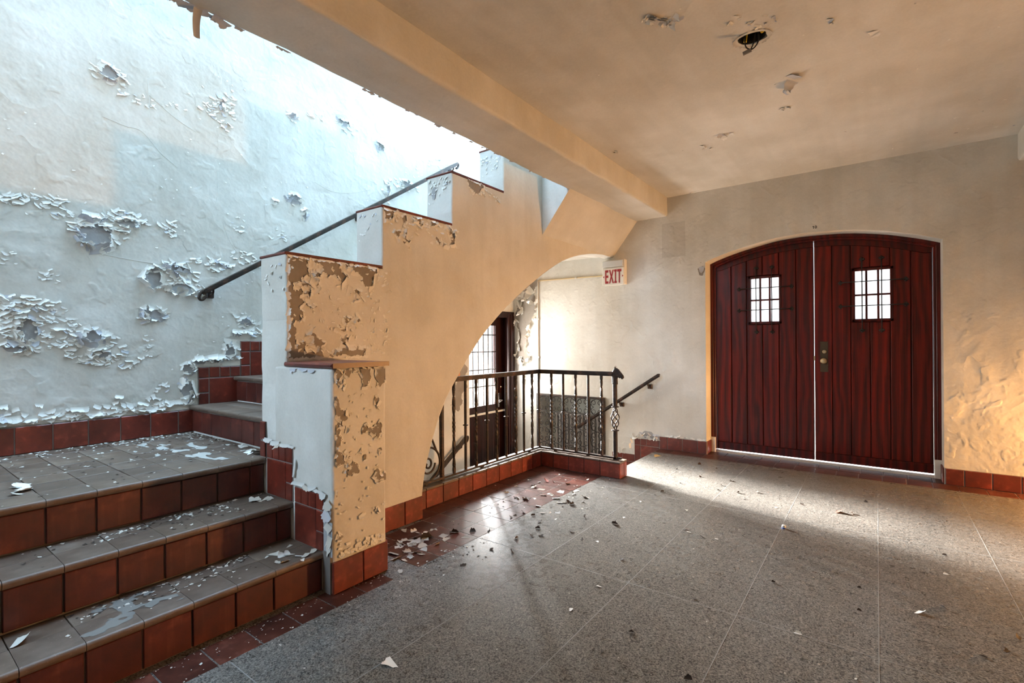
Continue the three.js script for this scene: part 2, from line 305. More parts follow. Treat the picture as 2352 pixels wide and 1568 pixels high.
// ================================================================ THE SHELL
// floor: terrazzo with a stair well cut out; sides of the well go down
const WELL = { x0: -2.76, x1: -1.95, z: -4.14 };
const floorGeo = toFlat(extrude([[WELL.x0, -5.05], [4.2, -5.05], [4.2, 5.41], [WELL.x1, 5.41], [WELL.x1, -WELL.z], [WELL.x0, -WELL.z]], 2.4), -2.4);
const floor = structure(mesh('floor', floorGeo, M.floor), 'speckled grey terrazzo hall floor with red tile border');
for (const x of [-1.5, -1.0, -0.5, 0, 0.5, 1.0, 1.5]) mesh('divider_strip', box(x - 0.0018, 0, -5.2, x + 0.0018, 0.0006, 4.9), M.strip, floor);
for (const z of [-5.15, -3.75, -2.31, -0.86]) mesh('divider_strip', box(-1.965, 0, z - 0.002, 4.1, 0.0005, z + 0.002), M.strip, floor);
// red border tiles: alcove by the kerb, strip along the steps, strip along the door wall
const BT = M.floorTiles;
for (const [a, b] of [[-2.625, -2.47], [-2.47, -2.305], [-2.305, -2.14], [-2.14, -1.975]]) {
  const zs = steps(-1.815, -4.0, PITCH);
  for (let i = 0; i < zs.length - 1; i++) {
    const z = (zs[i] + zs[i + 1]) / 2;
    if (a < -2.5 && z > -2.35) continue;
    tile(floor, 'border_tile', BT, [(a + b) / 2, -0.010, z], b - a, zs[i] - zs[i + 1], 'y+', 0.0112, 0.004, 0.002);
  }
}
for (const z of steps(-1.65, 0.33, PITCH).slice(0, -1)) tile(floor, 'border_tile', BT, [-2.06, -0.010, z + PITCH / 2], PITCH, PITCH, 'y+', 0.0112, 0.004, 0.002);
for (const x of steps(-1.95, 1.68, PITCH).slice(0, -1)) tile(floor, 'border_tile', BT, [x + PITCH / 2, -0.010, -5.31], PITCH, 0.19, 'y+', 0.0112, 0.004, 0.002);

// north wall with the arched door opening, the radiator niche and the upstairs window
const DX0 = -1.455, DX1 = 0.445, SPRING = 2.03, RISE = 0.185;
const dcx = (DX0 + DX1) / 2, dhw = (DX1 - DX0) / 2, dR = (dhw * dhw + RISE * RISE) / (2 * RISE), dcy = SPRING + RISE - dR;
function archTop(inset) { const o = [], n = 22; for (let i = 0; i <= n; i++) { const x = mixf(DX1 - inset, DX0 + inset, i / n); o.push([x, dcy + Math.sqrt(Math.pow(dR - inset, 2) - Math.pow(x - dcx, 2))]); } return o; }
const archY = (x, inset) => dcy + Math.sqrt(Math.pow(dR - inset, 2) - Math.pow(x - dcx, 2));
const archPath = (inset, y0) => [[DX0 + inset, y0], [DX1 - inset, y0], ...archTop(inset)];
const doorHole = archPath(0, -0.05).map(([x, y]) => [x + 0.006 * fbm(x * 5, y * 5, 3, 3), y + (y > 1 ? 0.007 * fbm(x * 5, y * 5, 9, 3) : 0)]);
const NICHE = { x0: -3.585, x1: -2.63, y0: -0.48, y1: 0.515 };
const northWall = structure(mesh('wall_north', (() => { const g = extrude([[-4.3, -2.4], [4.45, -2.4], [4.45, 7.8], [-4.3, 7.8]], 0.34, [doorHole.slice().reverse(), [[NICHE.x0, NICHE.y0], [NICHE.x0, NICHE.y1], [NICHE.x1, NICHE.y1], [NICHE.x1, NICHE.y0]], [[-3.75, 3.45], [-3.75, 4.75], [-2.65, 4.75], [-2.65, 3.45]]]); g.translate(0, 0, -5.75); return g; })(), M.plasterNorth), 'cream rough-trowelled plaster wall around the arched double door');
// west wall with the street door opening
const SD = { z0: -4.49, z1: -5.38, y0: -0.57, y1: 1.60 };
const westWall = structure(mesh('wall_west', toWest(extrude([[-5.1, -2.4], [5.42, -2.4], [5.42, 7.8], [-5.1, 7.8]], 0.33, [[[4.49, SD.y0], [4.49, SD.y1], [5.38, SD.y1], [5.38, SD.y0]]]), -4.30), M.plaster), 'tall daylit plaster wall with peeling paint beside the stairs');
// walls outside the frame
structure(mesh('wall_south', (() => { const g = extrude([[-4.3, -2.4], [4.45, -2.4], [4.45, 7.8], [-4.3, 7.8]], 0.25, [[[-3.75, 3.1], [-3.75, 5.5], [-2.45, 5.5], [-2.45, 3.1]]]); g.translate(0, 0, 5.0); return g; })(), M.plaster), 'plaster wall behind the camera with the landing window');
structure(mesh('wall_east', toWest(extrude([[-5.1, -2.4], [5.42, -2.4], [5.42, 7.8], [-5.1, 7.8]], 0.25, []), 4.2), M.plaster), 'plaster wall at the right end of the hall');
// ceiling with the hole of the missing lamp
const HOLE = [-0.515, -2.834];
const ceilHole = []; for (let i = 0; i < 26; i++) { const a = i / 26 * Math.PI * 2, r = 0.062 + 0.014 * fbm(Math.cos(a) * 2, Math.sin(a) * 2, 4, 2); ceilHole.push([HOLE[0] + r * 1.15 * Math.cos(a), -HOLE[1] + r * 0.9 * Math.sin(a)]); }
const ceiling = structure(mesh('ceiling', toFlat(extrude([[-2.0, -5.05], [4.25, -5.05], [4.25, 5.45], [-2.0, 5.45]], 0.28, [ceilHole]), 2.785), M.plasterFine), 'low plaster ceiling over the hall with a bare lamp hole');
// roof over the stair shaft with its opening, and the wall above the beam
structure(mesh('roof_slab', toFlat(extrude([[-4.3, -5.05], [-1.9, -5.05], [-1.9, 5.45], [-4.3, 5.45]], 0.2, [[[-3.75, 1.4], [-3.75, 5.2], [-2.45, 5.2], [-2.45, 1.4]]]), 7.6), M.plaster), 'plaster roof of the stair shaft with a roof light');
structure(mesh('wall_shaft', plasterBox([-2.235, 2.70, -5.42], [-1.95, 7.62, 5.02], 0.01, 0.6, 0.002, 5), M.plaster), 'plaster wall above the ceiling beam beside the stair shaft');
// ceiling beams
const beam = structure(mesh('ceiling_beam', plasterBox([-2.24, 2.578, -5.42], [-1.852, 2.86, 5.02], 0.022, 0.08, 0.009, 2), M.plasterFine), 'long plaster ceiling beam beside the stair opening');
structure(mesh('ceiling_beam', plasterBox([0.888, 2.578, -5.42], [1.27, 2.86, 5.02], 0.02, 0.12, 0.006, 8), M.plasterFine), 'plaster ceiling beam end at the right edge above the door wall');

// the stepped parapet with the arch, and the pier at its foot
const ARCH = new THREE.CatmullRomCurve3([[-2.335, 0], [-2.36, 0.25], [-2.43, 0.48], [-2.56, 0.75], [-2.755, 1.0], [-2.985, 1.24], [-3.29, 1.475], [-3.74, 1.755], [-4.27, 2.01], [-4.78, 2.145], [-5.42, 2.215]].map(([z, y]) => V3(-z, y, 0)));
const archPts = ARCH.getPoints(44).map((p) => [p.x, p.y]);
const PX0 = -2.765, PX1 = -2.505;
const PSTEP = [[1.38, 1.675], [2.015, 2.062], [2.652, 2.452], [3.28, 2.845]];
const outline = [[1.38, -0.02], [1.38, 1.675], [2.015, 1.675], [2.015, 2.062], [2.652, 2.062], [2.652, 2.452], [3.28, 2.452], [3.28, 2.845], [3.9, 2.845], [3.9, 3.4], [5.42, 3.4]];
const paraPts = [...rough([...outline, [5.42, 2.216]], 0.05, 0.010, 3, (x, y) => x > 5.3 || y < 0.05 || (x > 4)).filter(([x, y]) => !(x > 1.42 && y < 0.3)), ...archPts.slice().reverse().map(([x, y]) => [x + 0.006 * fbm(x * 4, y * 4, 7, 2), y]), [2.335, -0.02]];
// rough() closes the outline, so cut away its closing edge back to the start
const closeAt = paraPts.findIndex(([x, y]) => Math.abs(x - 5.42) < 1e-6 && Math.abs(y - 2.216) < 1e-6);
const archStart = paraPts.length - archPts.length - 1;
paraPts.splice(closeAt + 1, archStart - closeAt - 1);
const parapet = structure(mesh('stair_parapet', (() => { const g = extrude(paraPts.map(([x, y]) => [x, y]), PX1 - PX0 - 0.02, [], 0.012, 3); return toWest(g, PX0 + 0.01); })(), M.plasterFine), 'stepped plaster stair parapet with a sweeping arch below');
const pier = structure(mesh('parapet_pier', plasterBox([-2.62, -0.01, -1.70], [-2.09, 1.082, -1.376], 0.018, 0.05, 0.007, 11), M.plasterFine), 'square plaster pier with a red tile cap at the foot of the parapet');
mesh('cap', cbox(-2.50, 1.080, -1.712, -2.068, 1.104, -1.362, 0.008), M.tiles[1], pier);
for (const [a, b] of [[-1.372, -1.545], [-1.545, -1.702]]) tile(pier, 'base_tile', M.tiles, [-2.094, 0.078, (a + b) / 2], Math.abs(a - b), 0.156, 'x+', 0.014);
tile(pier, 'base_tile', M.tiles, [-2.30, 0.078, -1.702], 0.40, 0.156, 'z-', 0.012);
for (let i = 0; i < 4; i++) { const z0 = PSTEP[i][0], z1 = i < 3 ? PSTEP[i + 1][0] : 3.9, y = PSTEP[i][1]; mesh('cap', cbox(PX0 - 0.004, y - 0.003, -z0 + 0.006, PX1 + 0.004, y + 0.012, -z1 - 0.002, 0.004), M.tiles[1], parapet); }
tileRun(parapet, 'base_tile', M.tiles, 'x+', PX1 - 0.003, [-1.71, -2.01, -2.178, -2.338], 0, 0.158, 0.015);
// corbel that carries the upstairs landing over to the beam
structure(mesh('landing_corbel', (() => { const g = extrude(rough([[-2.62, 2.19], [-2.508, 2.19], [-2.20, 2.585], [-2.20, 4.2], [-2.62, 4.2]], 0.06, 0.006, 15), 1.55); g.translate(0, 0, -5.42); return g; })(), M.plasterFine), 'sloping plaster corbel under the upstairs landing next to the beam');

// ================================================================ STAIRS
// three steps from the hall up to the landing (rising towards the west wall)
const NOSE = [-2.155, -2.435, -2.713], LV = [0.19, 0.381, 0.572];
const ZF = -1.376, ZB = 4.95;
const entry = structure(thing('entry_steps', [-2.3, 0, -0.4], 'three worn tiled steps rising to the stair landing'));
mesh('core', merge([box(-2.78, 0, ZF, NOSE[0] - 0.03, LV[0] - 0.016, ZB), box(-2.78, 0, ZF, NOSE[1] - 0.03, LV[1] - 0.016, ZB), box(-3.98, -2.4, -1.49, NOSE[2] - 0.03, LV[2] - 0.016, ZB)]), M.groutDark, entry);
function nosing(parent, x0, x1, y, z0, z1, mats, alongX) {   // tread tile with a rounded front edge towards +x (or +z)
  const w = alongX ? Math.abs(z1 - z0) : Math.abs(x1 - x0), L = (alongX ? Math.abs(x1 - x0) : Math.abs(z1 - z0)) - 0.002, t = 0.032, r = 0.014, s = new THREE.Shape();
  s.moveTo(0.002, 0); s.lineTo(w - r, 0); s.absarc(w - r, r, r, -Math.PI / 2, 0, false); s.lineTo(w, t - r); s.absarc(w - r, t - r, r, 0, Math.PI / 2, false); s.lineTo(0.002, t); s.closePath();
  const key = ['n', w.toFixed(3), L.toFixed(3)].join();
  if (!tileCache.has(key)) { const g = new THREE.ExtrudeGeometry(s, { depth: L, bevelEnabled: false, curveSegments: 4 }); g.translate(0, 0, -L / 2); tileCache.set(key, metre(g)); }
  const o = new THREE.Mesh(tileCache.get(key), mats[Math.floor(pick() * mats.length)]); o.name = 'nosing_tile';
  if (alongX) { o.rotation.y = -Math.PI / 2; o.position.set((x0 + x1) / 2, y - t, Math.min(z0, z1)); } else o.position.set(Math.min(x0, x1), y - t, (z0 + z1) / 2);
  o.position.y += (pick() - 0.5) * 0.001;
  return put(parent, o);
}
const stepZ = [ZF, ...[0, 1, 2, 3, 4, 5, 6, 7, 8, 9, 10, 11].map((k) => -1.299 + k * 0.1635)];
stepZ[0] = ZF;
for (let s = 0; s < 3; s++) {
  const x = NOSE[s], y = LV[s], zs = s === 0 ? [ZF, ...stepZ.slice(2)] : stepZ;
  for (let i = 0; i < zs.length - 1; i++) {
    nosing(entry, x - 0.165, x, y, zs[i], zs[i + 1], M.treads);
    const y0 = y - 0.19 + 0.002; tile(entry, 'riser_tile', M.risers, [x - 0.031, (y0 + y - 0.034) / 2, (zs[i] + zs[i + 1]) / 2], zs[i + 1] - zs[i], y - 0.034 - y0, 'x+', 0.012);
    if (s < 2) tile(entry, 'tread_tile', M.treads, [(x - 0.165 + NOSE[s + 1] - 0.018) / 2, y - 0.013, (zs[i] + zs[i + 1]) / 2], x - 0.165 - NOSE[s + 1] + 0.018, zs[i + 1] - zs[i], 'y+', 0.0125, 0.004, 0.001);
  }
}
// landing tiles
const landX = [NOSE[2] - 0.165, -3.05, -3.235, -3.42, -3.605, -3.79, -3.96];
for (let a = 0; a < landX.length - 1; a++) for (let i = 0; i < stepZ.length - 1; i++) tile(entry, 'landing_tile', M.treads, [(landX[a] + landX[a + 1]) / 2, LV[2] - 0.0125, (stepZ[i] + stepZ[i + 1]) / 2 - (i ? 0 : 0.05)], landX[a] - landX[a + 1], stepZ[i + 1] - stepZ[i] + (i ? 0 : 0.10), 'y+', 0.0125, 0.004, 0.001);
// skirting tiles on the parapet end beside the three steps
const skirt = structure(thing('trim_1', [-2.4, 0.19, -1.37], 'stepped red skirting tiles on the parapet end beside the entry steps'));
for (const [N, yT] of [[-2.43, 0.19], [-2.708, 0.381]]) {
  const sk = (x0, x1, y0, y1) => tile(skirt, 'skirting_tile', M.tiles, [(x0 + x1) / 2, (y0 + y1) / 2, ZF - 0.001], x1 - x0, y1 - y0, 'z+', 0.010, 0.005);
  sk(N + 0.02, N + 0.213, yT, yT + 0.197); sk(N + 0.213, N + 0.275, yT, yT + 0.092); sk(N + 0.213, N + 0.275, yT + 0.092, yT + 0.197);
  for (let k = 0; k < 4; k++) sk(N + 0.02 + k * 0.0638, N + 0.02 + (k + 1) * 0.0638, yT + 0.197, yT + 0.277);
}
tile(skirt, 'skirting_tile', M.tiles, [-2.735, 0.62, ZF - 0.001], 0.055, 0.09, 'z+', 0.010, 0.005);
tile(skirt, 'skirting_tile', M.tiles, [-2.735, 0.72, ZF - 0.001], 0.055, 0.105, 'z+', 0.010, 0.005);
mesh('grout_bed', merge([box(-2.76, 0.572, ZF - 0.01, -2.71, 0.77, ZF + 0.003), box(-2.69, 0.381, ZF - 0.01, -2.433, 0.657, ZF + 0.003), box(-2.41, 0.19, ZF - 0.01, -2.155, 0.466, ZF + 0.003)]), M.grout, skirt);
// bare dark strip between the first riser and the pier tile
mesh('gap_filler', box(-2.16, 0, -1.385, -2.098, 0.20, -1.368), M.groutDark, pier);

// upper flight from the landing to upstairs, vaulted below
const UF = { z0: -1.49, tread: 0.305, rise: 0.19 };
const prof = [[-UF.z0, -2.4]];
for (let k = 0; k < 10; k++) { prof.push([-UF.z0 + k * UF.tread, LV[2] + k * UF.rise - 0.002], [-UF.z0 + k * UF.tread, LV[2] + (k + 1) * UF.rise - 0.016]); }
prof.push([5.42, LV[2] + 10 * UF.rise - 0.016], ...archPts.slice().reverse().map(([x, y]) => [x, y + 0.004]), [2.34, -2.4]);
const upper = structure(mesh('upper_stair_flight', toWest(extrude(prof, 1.19), -3.975), M.plasterFine), 'upper stair flight behind the parapet with red riser tiles');
for (let k = 0; k < 4; k++) {
  const z = UF.z0 - k * UF.tread, y = LV[2] + (k + 1) * UF.rise, xs = [-3.965, -3.80, -3.655, -3.51, -3.365, -3.22, -3.065, -2.91, -2.767];
  for (let i = 0; i < xs.length - 1; i++) {
    tile(upper, 'riser_tile', M.risers, [(xs[i] + xs[i + 1]) / 2, y - 0.19 + 0.078, z - 0.001], xs[i + 1] - xs[i], 0.15, 'z+', 0.010);
    nosing(upper, xs[i], xs[i + 1], y, z + 0.03, z - 0.135, M.treads, true);
    tile(upper, 'tread_tile', M.treads, [(xs[i] + xs[i + 1]) / 2, y - 0.013, z - 0.135 - 0.08], xs[i + 1] - xs[i], 0.16, 'y+', 0.0125, 0.004, 0.001);
  }
}
// skirting on the west wall beside the upper flight
const skirtW = structure(thing('trim_2', [-3.96, 0.762, -1.8], 'stepped red skirting tiles on the peeling wall beside the upper flight'));
for (let k = 0; k < 4; k++) {
  const z = -1.522 - k * 0.298, y = 0.757 + k * 0.19, w = (z0, z1, y0, y1) => tile(skirtW, 'skirting_tile', M.tiles, [-3.972, (y0 + y1) / 2, (z0 + z1) / 2], Math.abs(z1 - z0), y1 - y0, 'x+', 0.011, 0.007);
  w(z, z - 0.072, y, y + 0.088); w(z, z - 0.072, y + 0.088, y + 0.195); w(z - 0.072, z - 0.292, y, y + 0.195);
  for (let i = 0; i < 4; i++) w(z - i * 0.0735, z - (i + 1) * 0.0735, y + 0.195, y + 0.275);
  mesh('grout_bed', box(-3.99, y, z - 0.298, -3.9665, y + 0.276, z + 0.002), M.grout, skirtW);
}
// baseboard of the landing on the west wall
const baseW = structure(thing('baseboard_west', [-3.965, LV[2], -0.6], 'red tile baseboard along the landing under the peeling wall'));
tileRun(baseW, 'baseboard_tile', M.tiles, 'x+', -3.972, [-1.49, -1.393, -1.228, -1.063, -0.9, -0.735, -0.571, -0.406, -0.241, -0.076, 0.089, 0.254, 0.419, 0.584], LV[2], 0.732, 0.012);
mesh('grout_bed', box(-3.99, LV[2], -1.49, -3.9655, 0.736, 0.6), M.grout, baseW);

// descending steps to the street door, then on down under the upper flight
const down = structure(thing('descending_steps', [-2.6, -0.57, -4.8], 'steps going down to the glazed street door behind the railing'));
const DN = [-1.95, -2.23, -2.51];
for (let k = 0; k < 2; k++) {
  const y = -0.19 * (k + 1);
  mesh('core', box(DN[k + 1] - 0.0, -2.4, -5.41, DN[k], y - 0.012, -4.14), M.groutDark, down);
  for (const zs = steps(-4.14, -5.405, PITCH), n = zs.length - 1, i0 = 0; zs.i === undefined || zs.i < n; zs.i = (zs.i ?? 0) + 1) {
    const i = zs.i ?? i0; if (i >= n) break;
    tile(down, 'tread_tile', M.treads, [(DN[k] + DN[k + 1]) / 2, y - 0.0125, (zs[i] + zs[i + 1]) / 2], 0.276, Math.abs(zs[i] - zs[i + 1]), 'y+', 0.0125, 0.004, 0.001);
  }
}
mesh('core', box(-3.975, -2.4, -5.41, -2.51, -0.582, -4.12), M.groutDark, down);
for (let a = 0; a < 9; a++) for (let b = 0; b < 8; b++) tile(down, 'landing_tile', M.treads, [-2.59 - a * 0.162, -0.5825, -4.20 - b * 0.16], 0.162, 0.16, 'y+', 0.0125, 0.004, 0.001);
for (let k = 0; k < 6; k++) mesh('core', box(-3.975, -2.45, -4.12 + k * 0.28, -2.76, -0.76 - k * 0.19, -3.84 + k * 0.28), M.groutDark, down);
// side skirting of the descending steps on the door wall
const skirtN = structure(thing('trim_3', [-2.2, -0.19, -5.40], 'stepped red skirting tiles on the door wall beside the descending steps'));
for (const [x0, x1, y0, y1] of [[-2.252, -2.18, 0.01, 0.085], [-2.18, -2.11, 0.01, 0.085], [-2.11, -1.96, 0.01, 0.088], [-2.252, -2.18, -0.19, 0.01], [-2.18, -1.96, -0.19, 0.01], [-2.53, -2.40, -0.19, -0.105], [-2.40, -2.252, -0.19, -0.105], [-2.53, -2.252, -0.38, -0.19]]) tile(skirtN, 'skirting_tile', M.tiles, [(x0 + x1) / 2, (y0 + y1) / 2, -5.412], x1 - x0, y1 - y0, 'z+', 0.010, 0.004);
mesh('grout_bed', merge([box(-2.252, -0.19, -5.43, -1.955, 0.086, -5.4045), box(-2.53, -0.38, -5.43, -2.252, -0.105, -5.4045)]), M.grout, skirtN);
// baseboards of the door wall
for (const [js, lab] of [[[-1.958, -1.868, -1.706, -1.545, -1.449], 'red tile baseboard between the handrail and the arched door'], [[0.449, 0.567, 0.731, 0.896, 1.06, 1.225, 1.39, 1.555, 1.72, 1.885, 2.05, 2.215, 2.38, 2.545, 2.71], 'red tile baseboard in amber light right of the door']]) {
  const b = structure(thing('baseboard_north', [(js[0] + js[js.length - 1]) / 2, 0, -5.40], lab));
  tileRun(b, 'baseboard_tile', M.tiles, 'z+', -5.413, js, 0, 0.134, 0.013);
  mesh('grout_bed', box(js[0], 0, -5.43, js[js.length - 1], 0.135, -5.405), M.grout, b);
}
tile(northWall, 'return_tile', M.tiles, [DX0 - 0.001, 0.067, -5.50], 0.17, 0.134, 'x+', 0.012);
tile(northWall, 'return_tile', M.tiles, [DX1 + 0.001, 0.067, -5.50], 0.17, 0.134, 'x-', 0.012);

// kerb around the well
const kerb = structure(thing('stair_kerb', [-2.4, 0, -3.9], 'low red tile kerb under the iron railing'));
mesh('core', merge([box(-2.77, 0, -4.145, -2.632, 0.132, -2.34), box(-2.77, 0, -4.145, -1.812, 0.132, -4.012)]), M.grout, kerb);
const kz = [-2.325, -2.489, -2.664, -2.835, -3.001, -3.175, -3.348, -3.517, -3.69, -3.857, -4.0];
tileRun(kerb, 'kerb_tile', M.kerbTiles, 'x+', -2.634, kz, 0, 0.132, 0.013);
tileRun(kerb, 'kerb_tile', M.kerbTiles, 'z+', -4.014, [-2.622, -2.481, -2.318, -2.155, -1.993, -1.80], 0, 0.132, 0.013);
tileRun(kerb, 'kerb_tile', M.kerbTiles, 'x+', -1.814, [-4.001, -4.09, -4.150], 0, 0.132, 0.013);
for (let i = 0; i < kz.length - 1; i++) { const a = kz[i], b = i === kz.length - 2 ? -4.15 : kz[i + 1]; mesh('cap_tile', cbox(-2.778, 0.131, a - 0.002, -2.619, 0.146, b + 0.002, 0.004), M.treads[i % 3], kerb); }
for (const [a, b] of [[-2.617, -2.481], [-2.481, -2.318], [-2.318, -2.155], [-2.155, -1.993], [-1.993, -1.799]]) mesh('cap_tile', cbox(a + 0.002, 0.131, -3.999, b - 0.002, 0.146, -4.152, 0.004), M.treads[1], kerb);

// ================================================================ DOORS AND WINDOWS
// arched double door
const door1 = structure(thing('door_1', [dcx, 0, -5.66], 'pair of dark red arched plank doors with small barred windows'));
const ZL = -5.665;   // front of the leaves
function archRing(i0, i1, zf, zb, mat, name) {
  const outer = archPath(i0, 0.0), inner = archPath(i1, 0.0);
  const pts = [outer[0], [DX0 + i1, 0], ...inner.slice(2).reverse(), [DX1 - i1, 0], outer[1], ...outer.slice(2)];
  const g = extrude(pts, zf - zb, [], 0.003); g.translate(0, 0, zb);
  return mesh(name, metre(g), mat, door1);
}
archRing(0.0, 0.030, -5.600, -5.72, M.woodDark, 'frame');
archRing(0.020, 0.046, -5.622, -5.72, M.wood, 'frame_moulding');
for (const [x0, x1] of [[DX0, DX0 + 0.05], [DX1 - 0.05, DX1]]) mesh('plinth_block', cbox(x0, 0, -5.60, x1, 0.16, -5.575, 0.003), M.signWhite, door1);
mesh('threshold', cbox(DX0, -0.03, -5.75, DX1, 0.004, -5.60, 0.003), M.concrete, door1);
for (const x of steps(DX0 + 0.012, DX1 - 0.012, PITCH).slice(0, -1)) tile(floor, 'border_tile', BT, [x + PITCH / 2, -0.010, -5.503], PITCH, 0.185, 'y+', 0.0112, 0.004, 0.002);
mesh('sill_bed', box(DX0, -0.2, -5.75, DX1, -0.008, -5.405), M.grout, floor);
const LEAF = [[DX0 + 0.048, -0.4975], [-0.4925, DX1 - 0.048]];
const WIN = [[-1.064, -0.796], [-0.165, 0.104]], WY = [1.392, 1.848];
const clipTop = (x, inset) => archY(clamp(x, DX0 + inset, DX1 - inset), inset);
const plank = (x0, x1, y0, y1, zf, d, arch) => {
  const pts = [[x0, y0], [x1, y0]]; if (arch) { for (let i = 0; i <= 5; i++) { const x = mixf(x1, x0, i / 5); pts.push([x, clipTop(x, arch)]); } } else pts.push([x1, y1], [x0, y1]);
  const g = extrude(pts, d - 0.006, [], 0.004); g.translate(0, 0, zf - d + 0.004); return metre(g, (x0 * 7.31) % 1, (x0 * 3.7) % 1);
};
LEAF.forEach(([x0, x1], s) => {
  const [w0, w1] = WIN[s], yB = 0.022;
  const holed = [[x0, yB], [x1, yB]]; for (let i = 0; i <= 14; i++) { const x = mixf(x1, x0, i / 14); holed.push([x, clipTop(x, 0.047)]); }
  const g = extrude(holed, 0.030, [[[w0, WY[0]], [w0, WY[1]], [w1, WY[1]], [w1, WY[0]]]]); g.translate(0, 0, ZL - 0.052);
  const leaf = mesh('door_leaf', metre(g), M.woodDark, door1);
  leaf.userData.label = s ? 'right door leaf with the bronze lock plate' : 'left door leaf';
  const n = 6, pw = (x1 - x0) / n;
  for (let i = 0; i < n; i++) {
    const a = x0 + i * pw + 0.003, b = x0 + (i + 1) * pw - 0.003, mat = (i * 7 + s * 3) % 3 ? M.wood : M.woodAlt, mid = i === 2 || i === 3;
    if (!mid) mesh('plank', plank(a, b, 0.105, 0, ZL, 0.024, 0.10), mat, leaf);
    else { mesh('plank', plank(a, b, 0.105, WY[0] - 0.028, ZL, 0.024), mat, leaf); mesh('plank', plank(a, b, WY[1] + 0.028, 0, ZL, 0.024, 0.10), mat, leaf); }
  }
  mesh('bottom_rail', cbox(x0 + 0.001, yB, ZL - 0.024, x1 - 0.001, 0.104, ZL + 0.0005, 0.003), M.woodDark, leaf);
  { const pts = []; for (let i = 0; i <= 14; i++) { const x = mixf(x0 + 0.001, x1 - 0.001, i / 14); pts.push([x, clipTop(x, 0.099)]); } for (let i = 14; i >= 0; i--) { const x = mixf(x0 + 0.001, x1 - 0.001, i / 14); pts.push([x, clipTop(x, 0.047)]); } const t = extrude(pts, 0.024); t.translate(0, 0, ZL - 0.024); mesh('top_rail', metre(t), M.woodDark, leaf); }
  // window: frame, muntins, six panes, iron guard bars with trefoil ends
  const fr = 0.022;
  mesh('window_frame', merge([cbox(w0 - fr, WY[0] - fr, ZL - 0.05, w0 + 0.004, WY[1] + fr, ZL + 0.008), cbox(w1 - 0.004, WY[0] - fr, ZL - 0.05, w1 + fr, WY[1] + fr, ZL + 0.008), cbox(w0 - fr, WY[1] - 0.004, ZL - 0.05, w1 + fr, WY[1] + fr, ZL + 0.008), cbox(w0 - fr, WY[0] - fr, ZL - 0.05, w1 + fr, WY[0] + 0.004, ZL + 0.008)]), M.woodDark, leaf);
  const ym = (WY[0] + WY[1]) / 2, mx = [w0 + (w1 - w0) * 0.335, w0 + (w1 - w0) * 0.665];
  for (const m of mx) mesh('muntin', cbox(m - 0.009, WY[0], ZL - 0.045, m + 0.009, WY[1], ZL - 0.006, 0.003), M.woodDark, leaf);
  mesh('muntin', cbox(w0, ym - 0.009, ZL - 0.045, w1, ym + 0.009, ZL - 0.008, 0.003), M.woodDark, leaf);
  const cols = [w0, ...mx, w1], rows = [WY[0], ym, WY[1]];
  for (let a = 0; a < 3; a++) for (let b = 0; b < 2; b++) { const p = new THREE.PlaneGeometry(cols[a + 1] - cols[a], rows[b + 1] - rows[b]); p.translate((cols[a] + cols[a + 1]) / 2, (rows[b] + rows[b + 1]) / 2, ZL - 0.030); mesh('pane', metre(p), M.frosted, leaf); }
  const zb = ZL + 0.028, trefoil = (x, y, dx, dy) => [[0, 0], [dx * 0.010 - dy * 0.012, dy * 0.010 + dx * 0.012], [dx * 0.010 + dy * 0.012, dy * 0.010 - dx * 0.012], [dx * 0.020, dy * 0.020]].map(([a, b]) => { const sp = new THREE.SphereGeometry(0.0105, 8, 6); sp.scale(1, 1, 0.55); sp.translate(x + a, y + b, ZL + 0.008); return sp; });
  for (const f of [0.215, 0.76]) {
    const x = mixf(w0, w1, f), y = mixf(WY[0], WY[1], f === 0.215 ? 0.275 : 0.77);
    mesh('guard_bar', merge([tube([[x, WY[0] - 0.095, ZL + 0.004], [x, WY[0] - 0.07, zb], [x, ym, zb], [x, WY[1] + 0.07, zb], [x, WY[1] + 0.095, ZL + 0.004]], 0.0048, 20, 6), ...trefoil(x, WY[0] - 0.095, 0, -1), ...trefoil(x, WY[1] + 0.095, 0, 1)]), M.ironBlack, leaf);
    mesh('guard_bar', merge([tube([[w0 - 0.10, y, ZL + 0.004], [w0 - 0.075, y, zb], [(w0 + w1) / 2, y, zb + 0.004], [w1 + 0.075, y, zb], [w1 + 0.10, y, ZL + 0.004]], 0.0048, 20, 6), ...trefoil(w0 - 0.10, y, -1, 0), ...trefoil(w1 + 0.10, y, 1, 0)]), M.ironBlack, leaf);
  }
  if (s) {   // lock plate with cylinder and knob, small latch screw high up
    const px = -0.412, pts = []; for (let i = 0; i <= 40; i++) { const t = i / 40 * 4, k = Math.floor(t) % 4, f = t % 1, hw = 0.033, hh = 0.148, c = [[-hw, -hh], [hw, -hh], [hw, hh], [-hw, hh]]; if (i < 40) pts.push([px + mixf(c[k][0], c[(k + 1) % 4][0], f) + 0.0022 * fbm(i * 1.7, 3), 1.037 + mixf(c[k][1], c[(k + 1) % 4][1], f) + 0.0022 * fbm(i * 1.7, 8)]); }
    const g2 = extrude(pts, 0.003, [], 0.0015); g2.translate(0, 0, ZL + 0.001);
    mesh('lock_plate', metre(g2), M.bronze, leaf);
    const rivets = []; for (const dx of [-0.027, 0.027]) for (let k = 0; k < 7; k++) { const r = new THREE.SphereGeometry(0.003, 6, 5); r.translate(px + dx, 0.90 + k * 0.0455, ZL + 0.006); rivets.push(r); }
    mesh('rivets', merge(rivets), M.bronze, leaf);
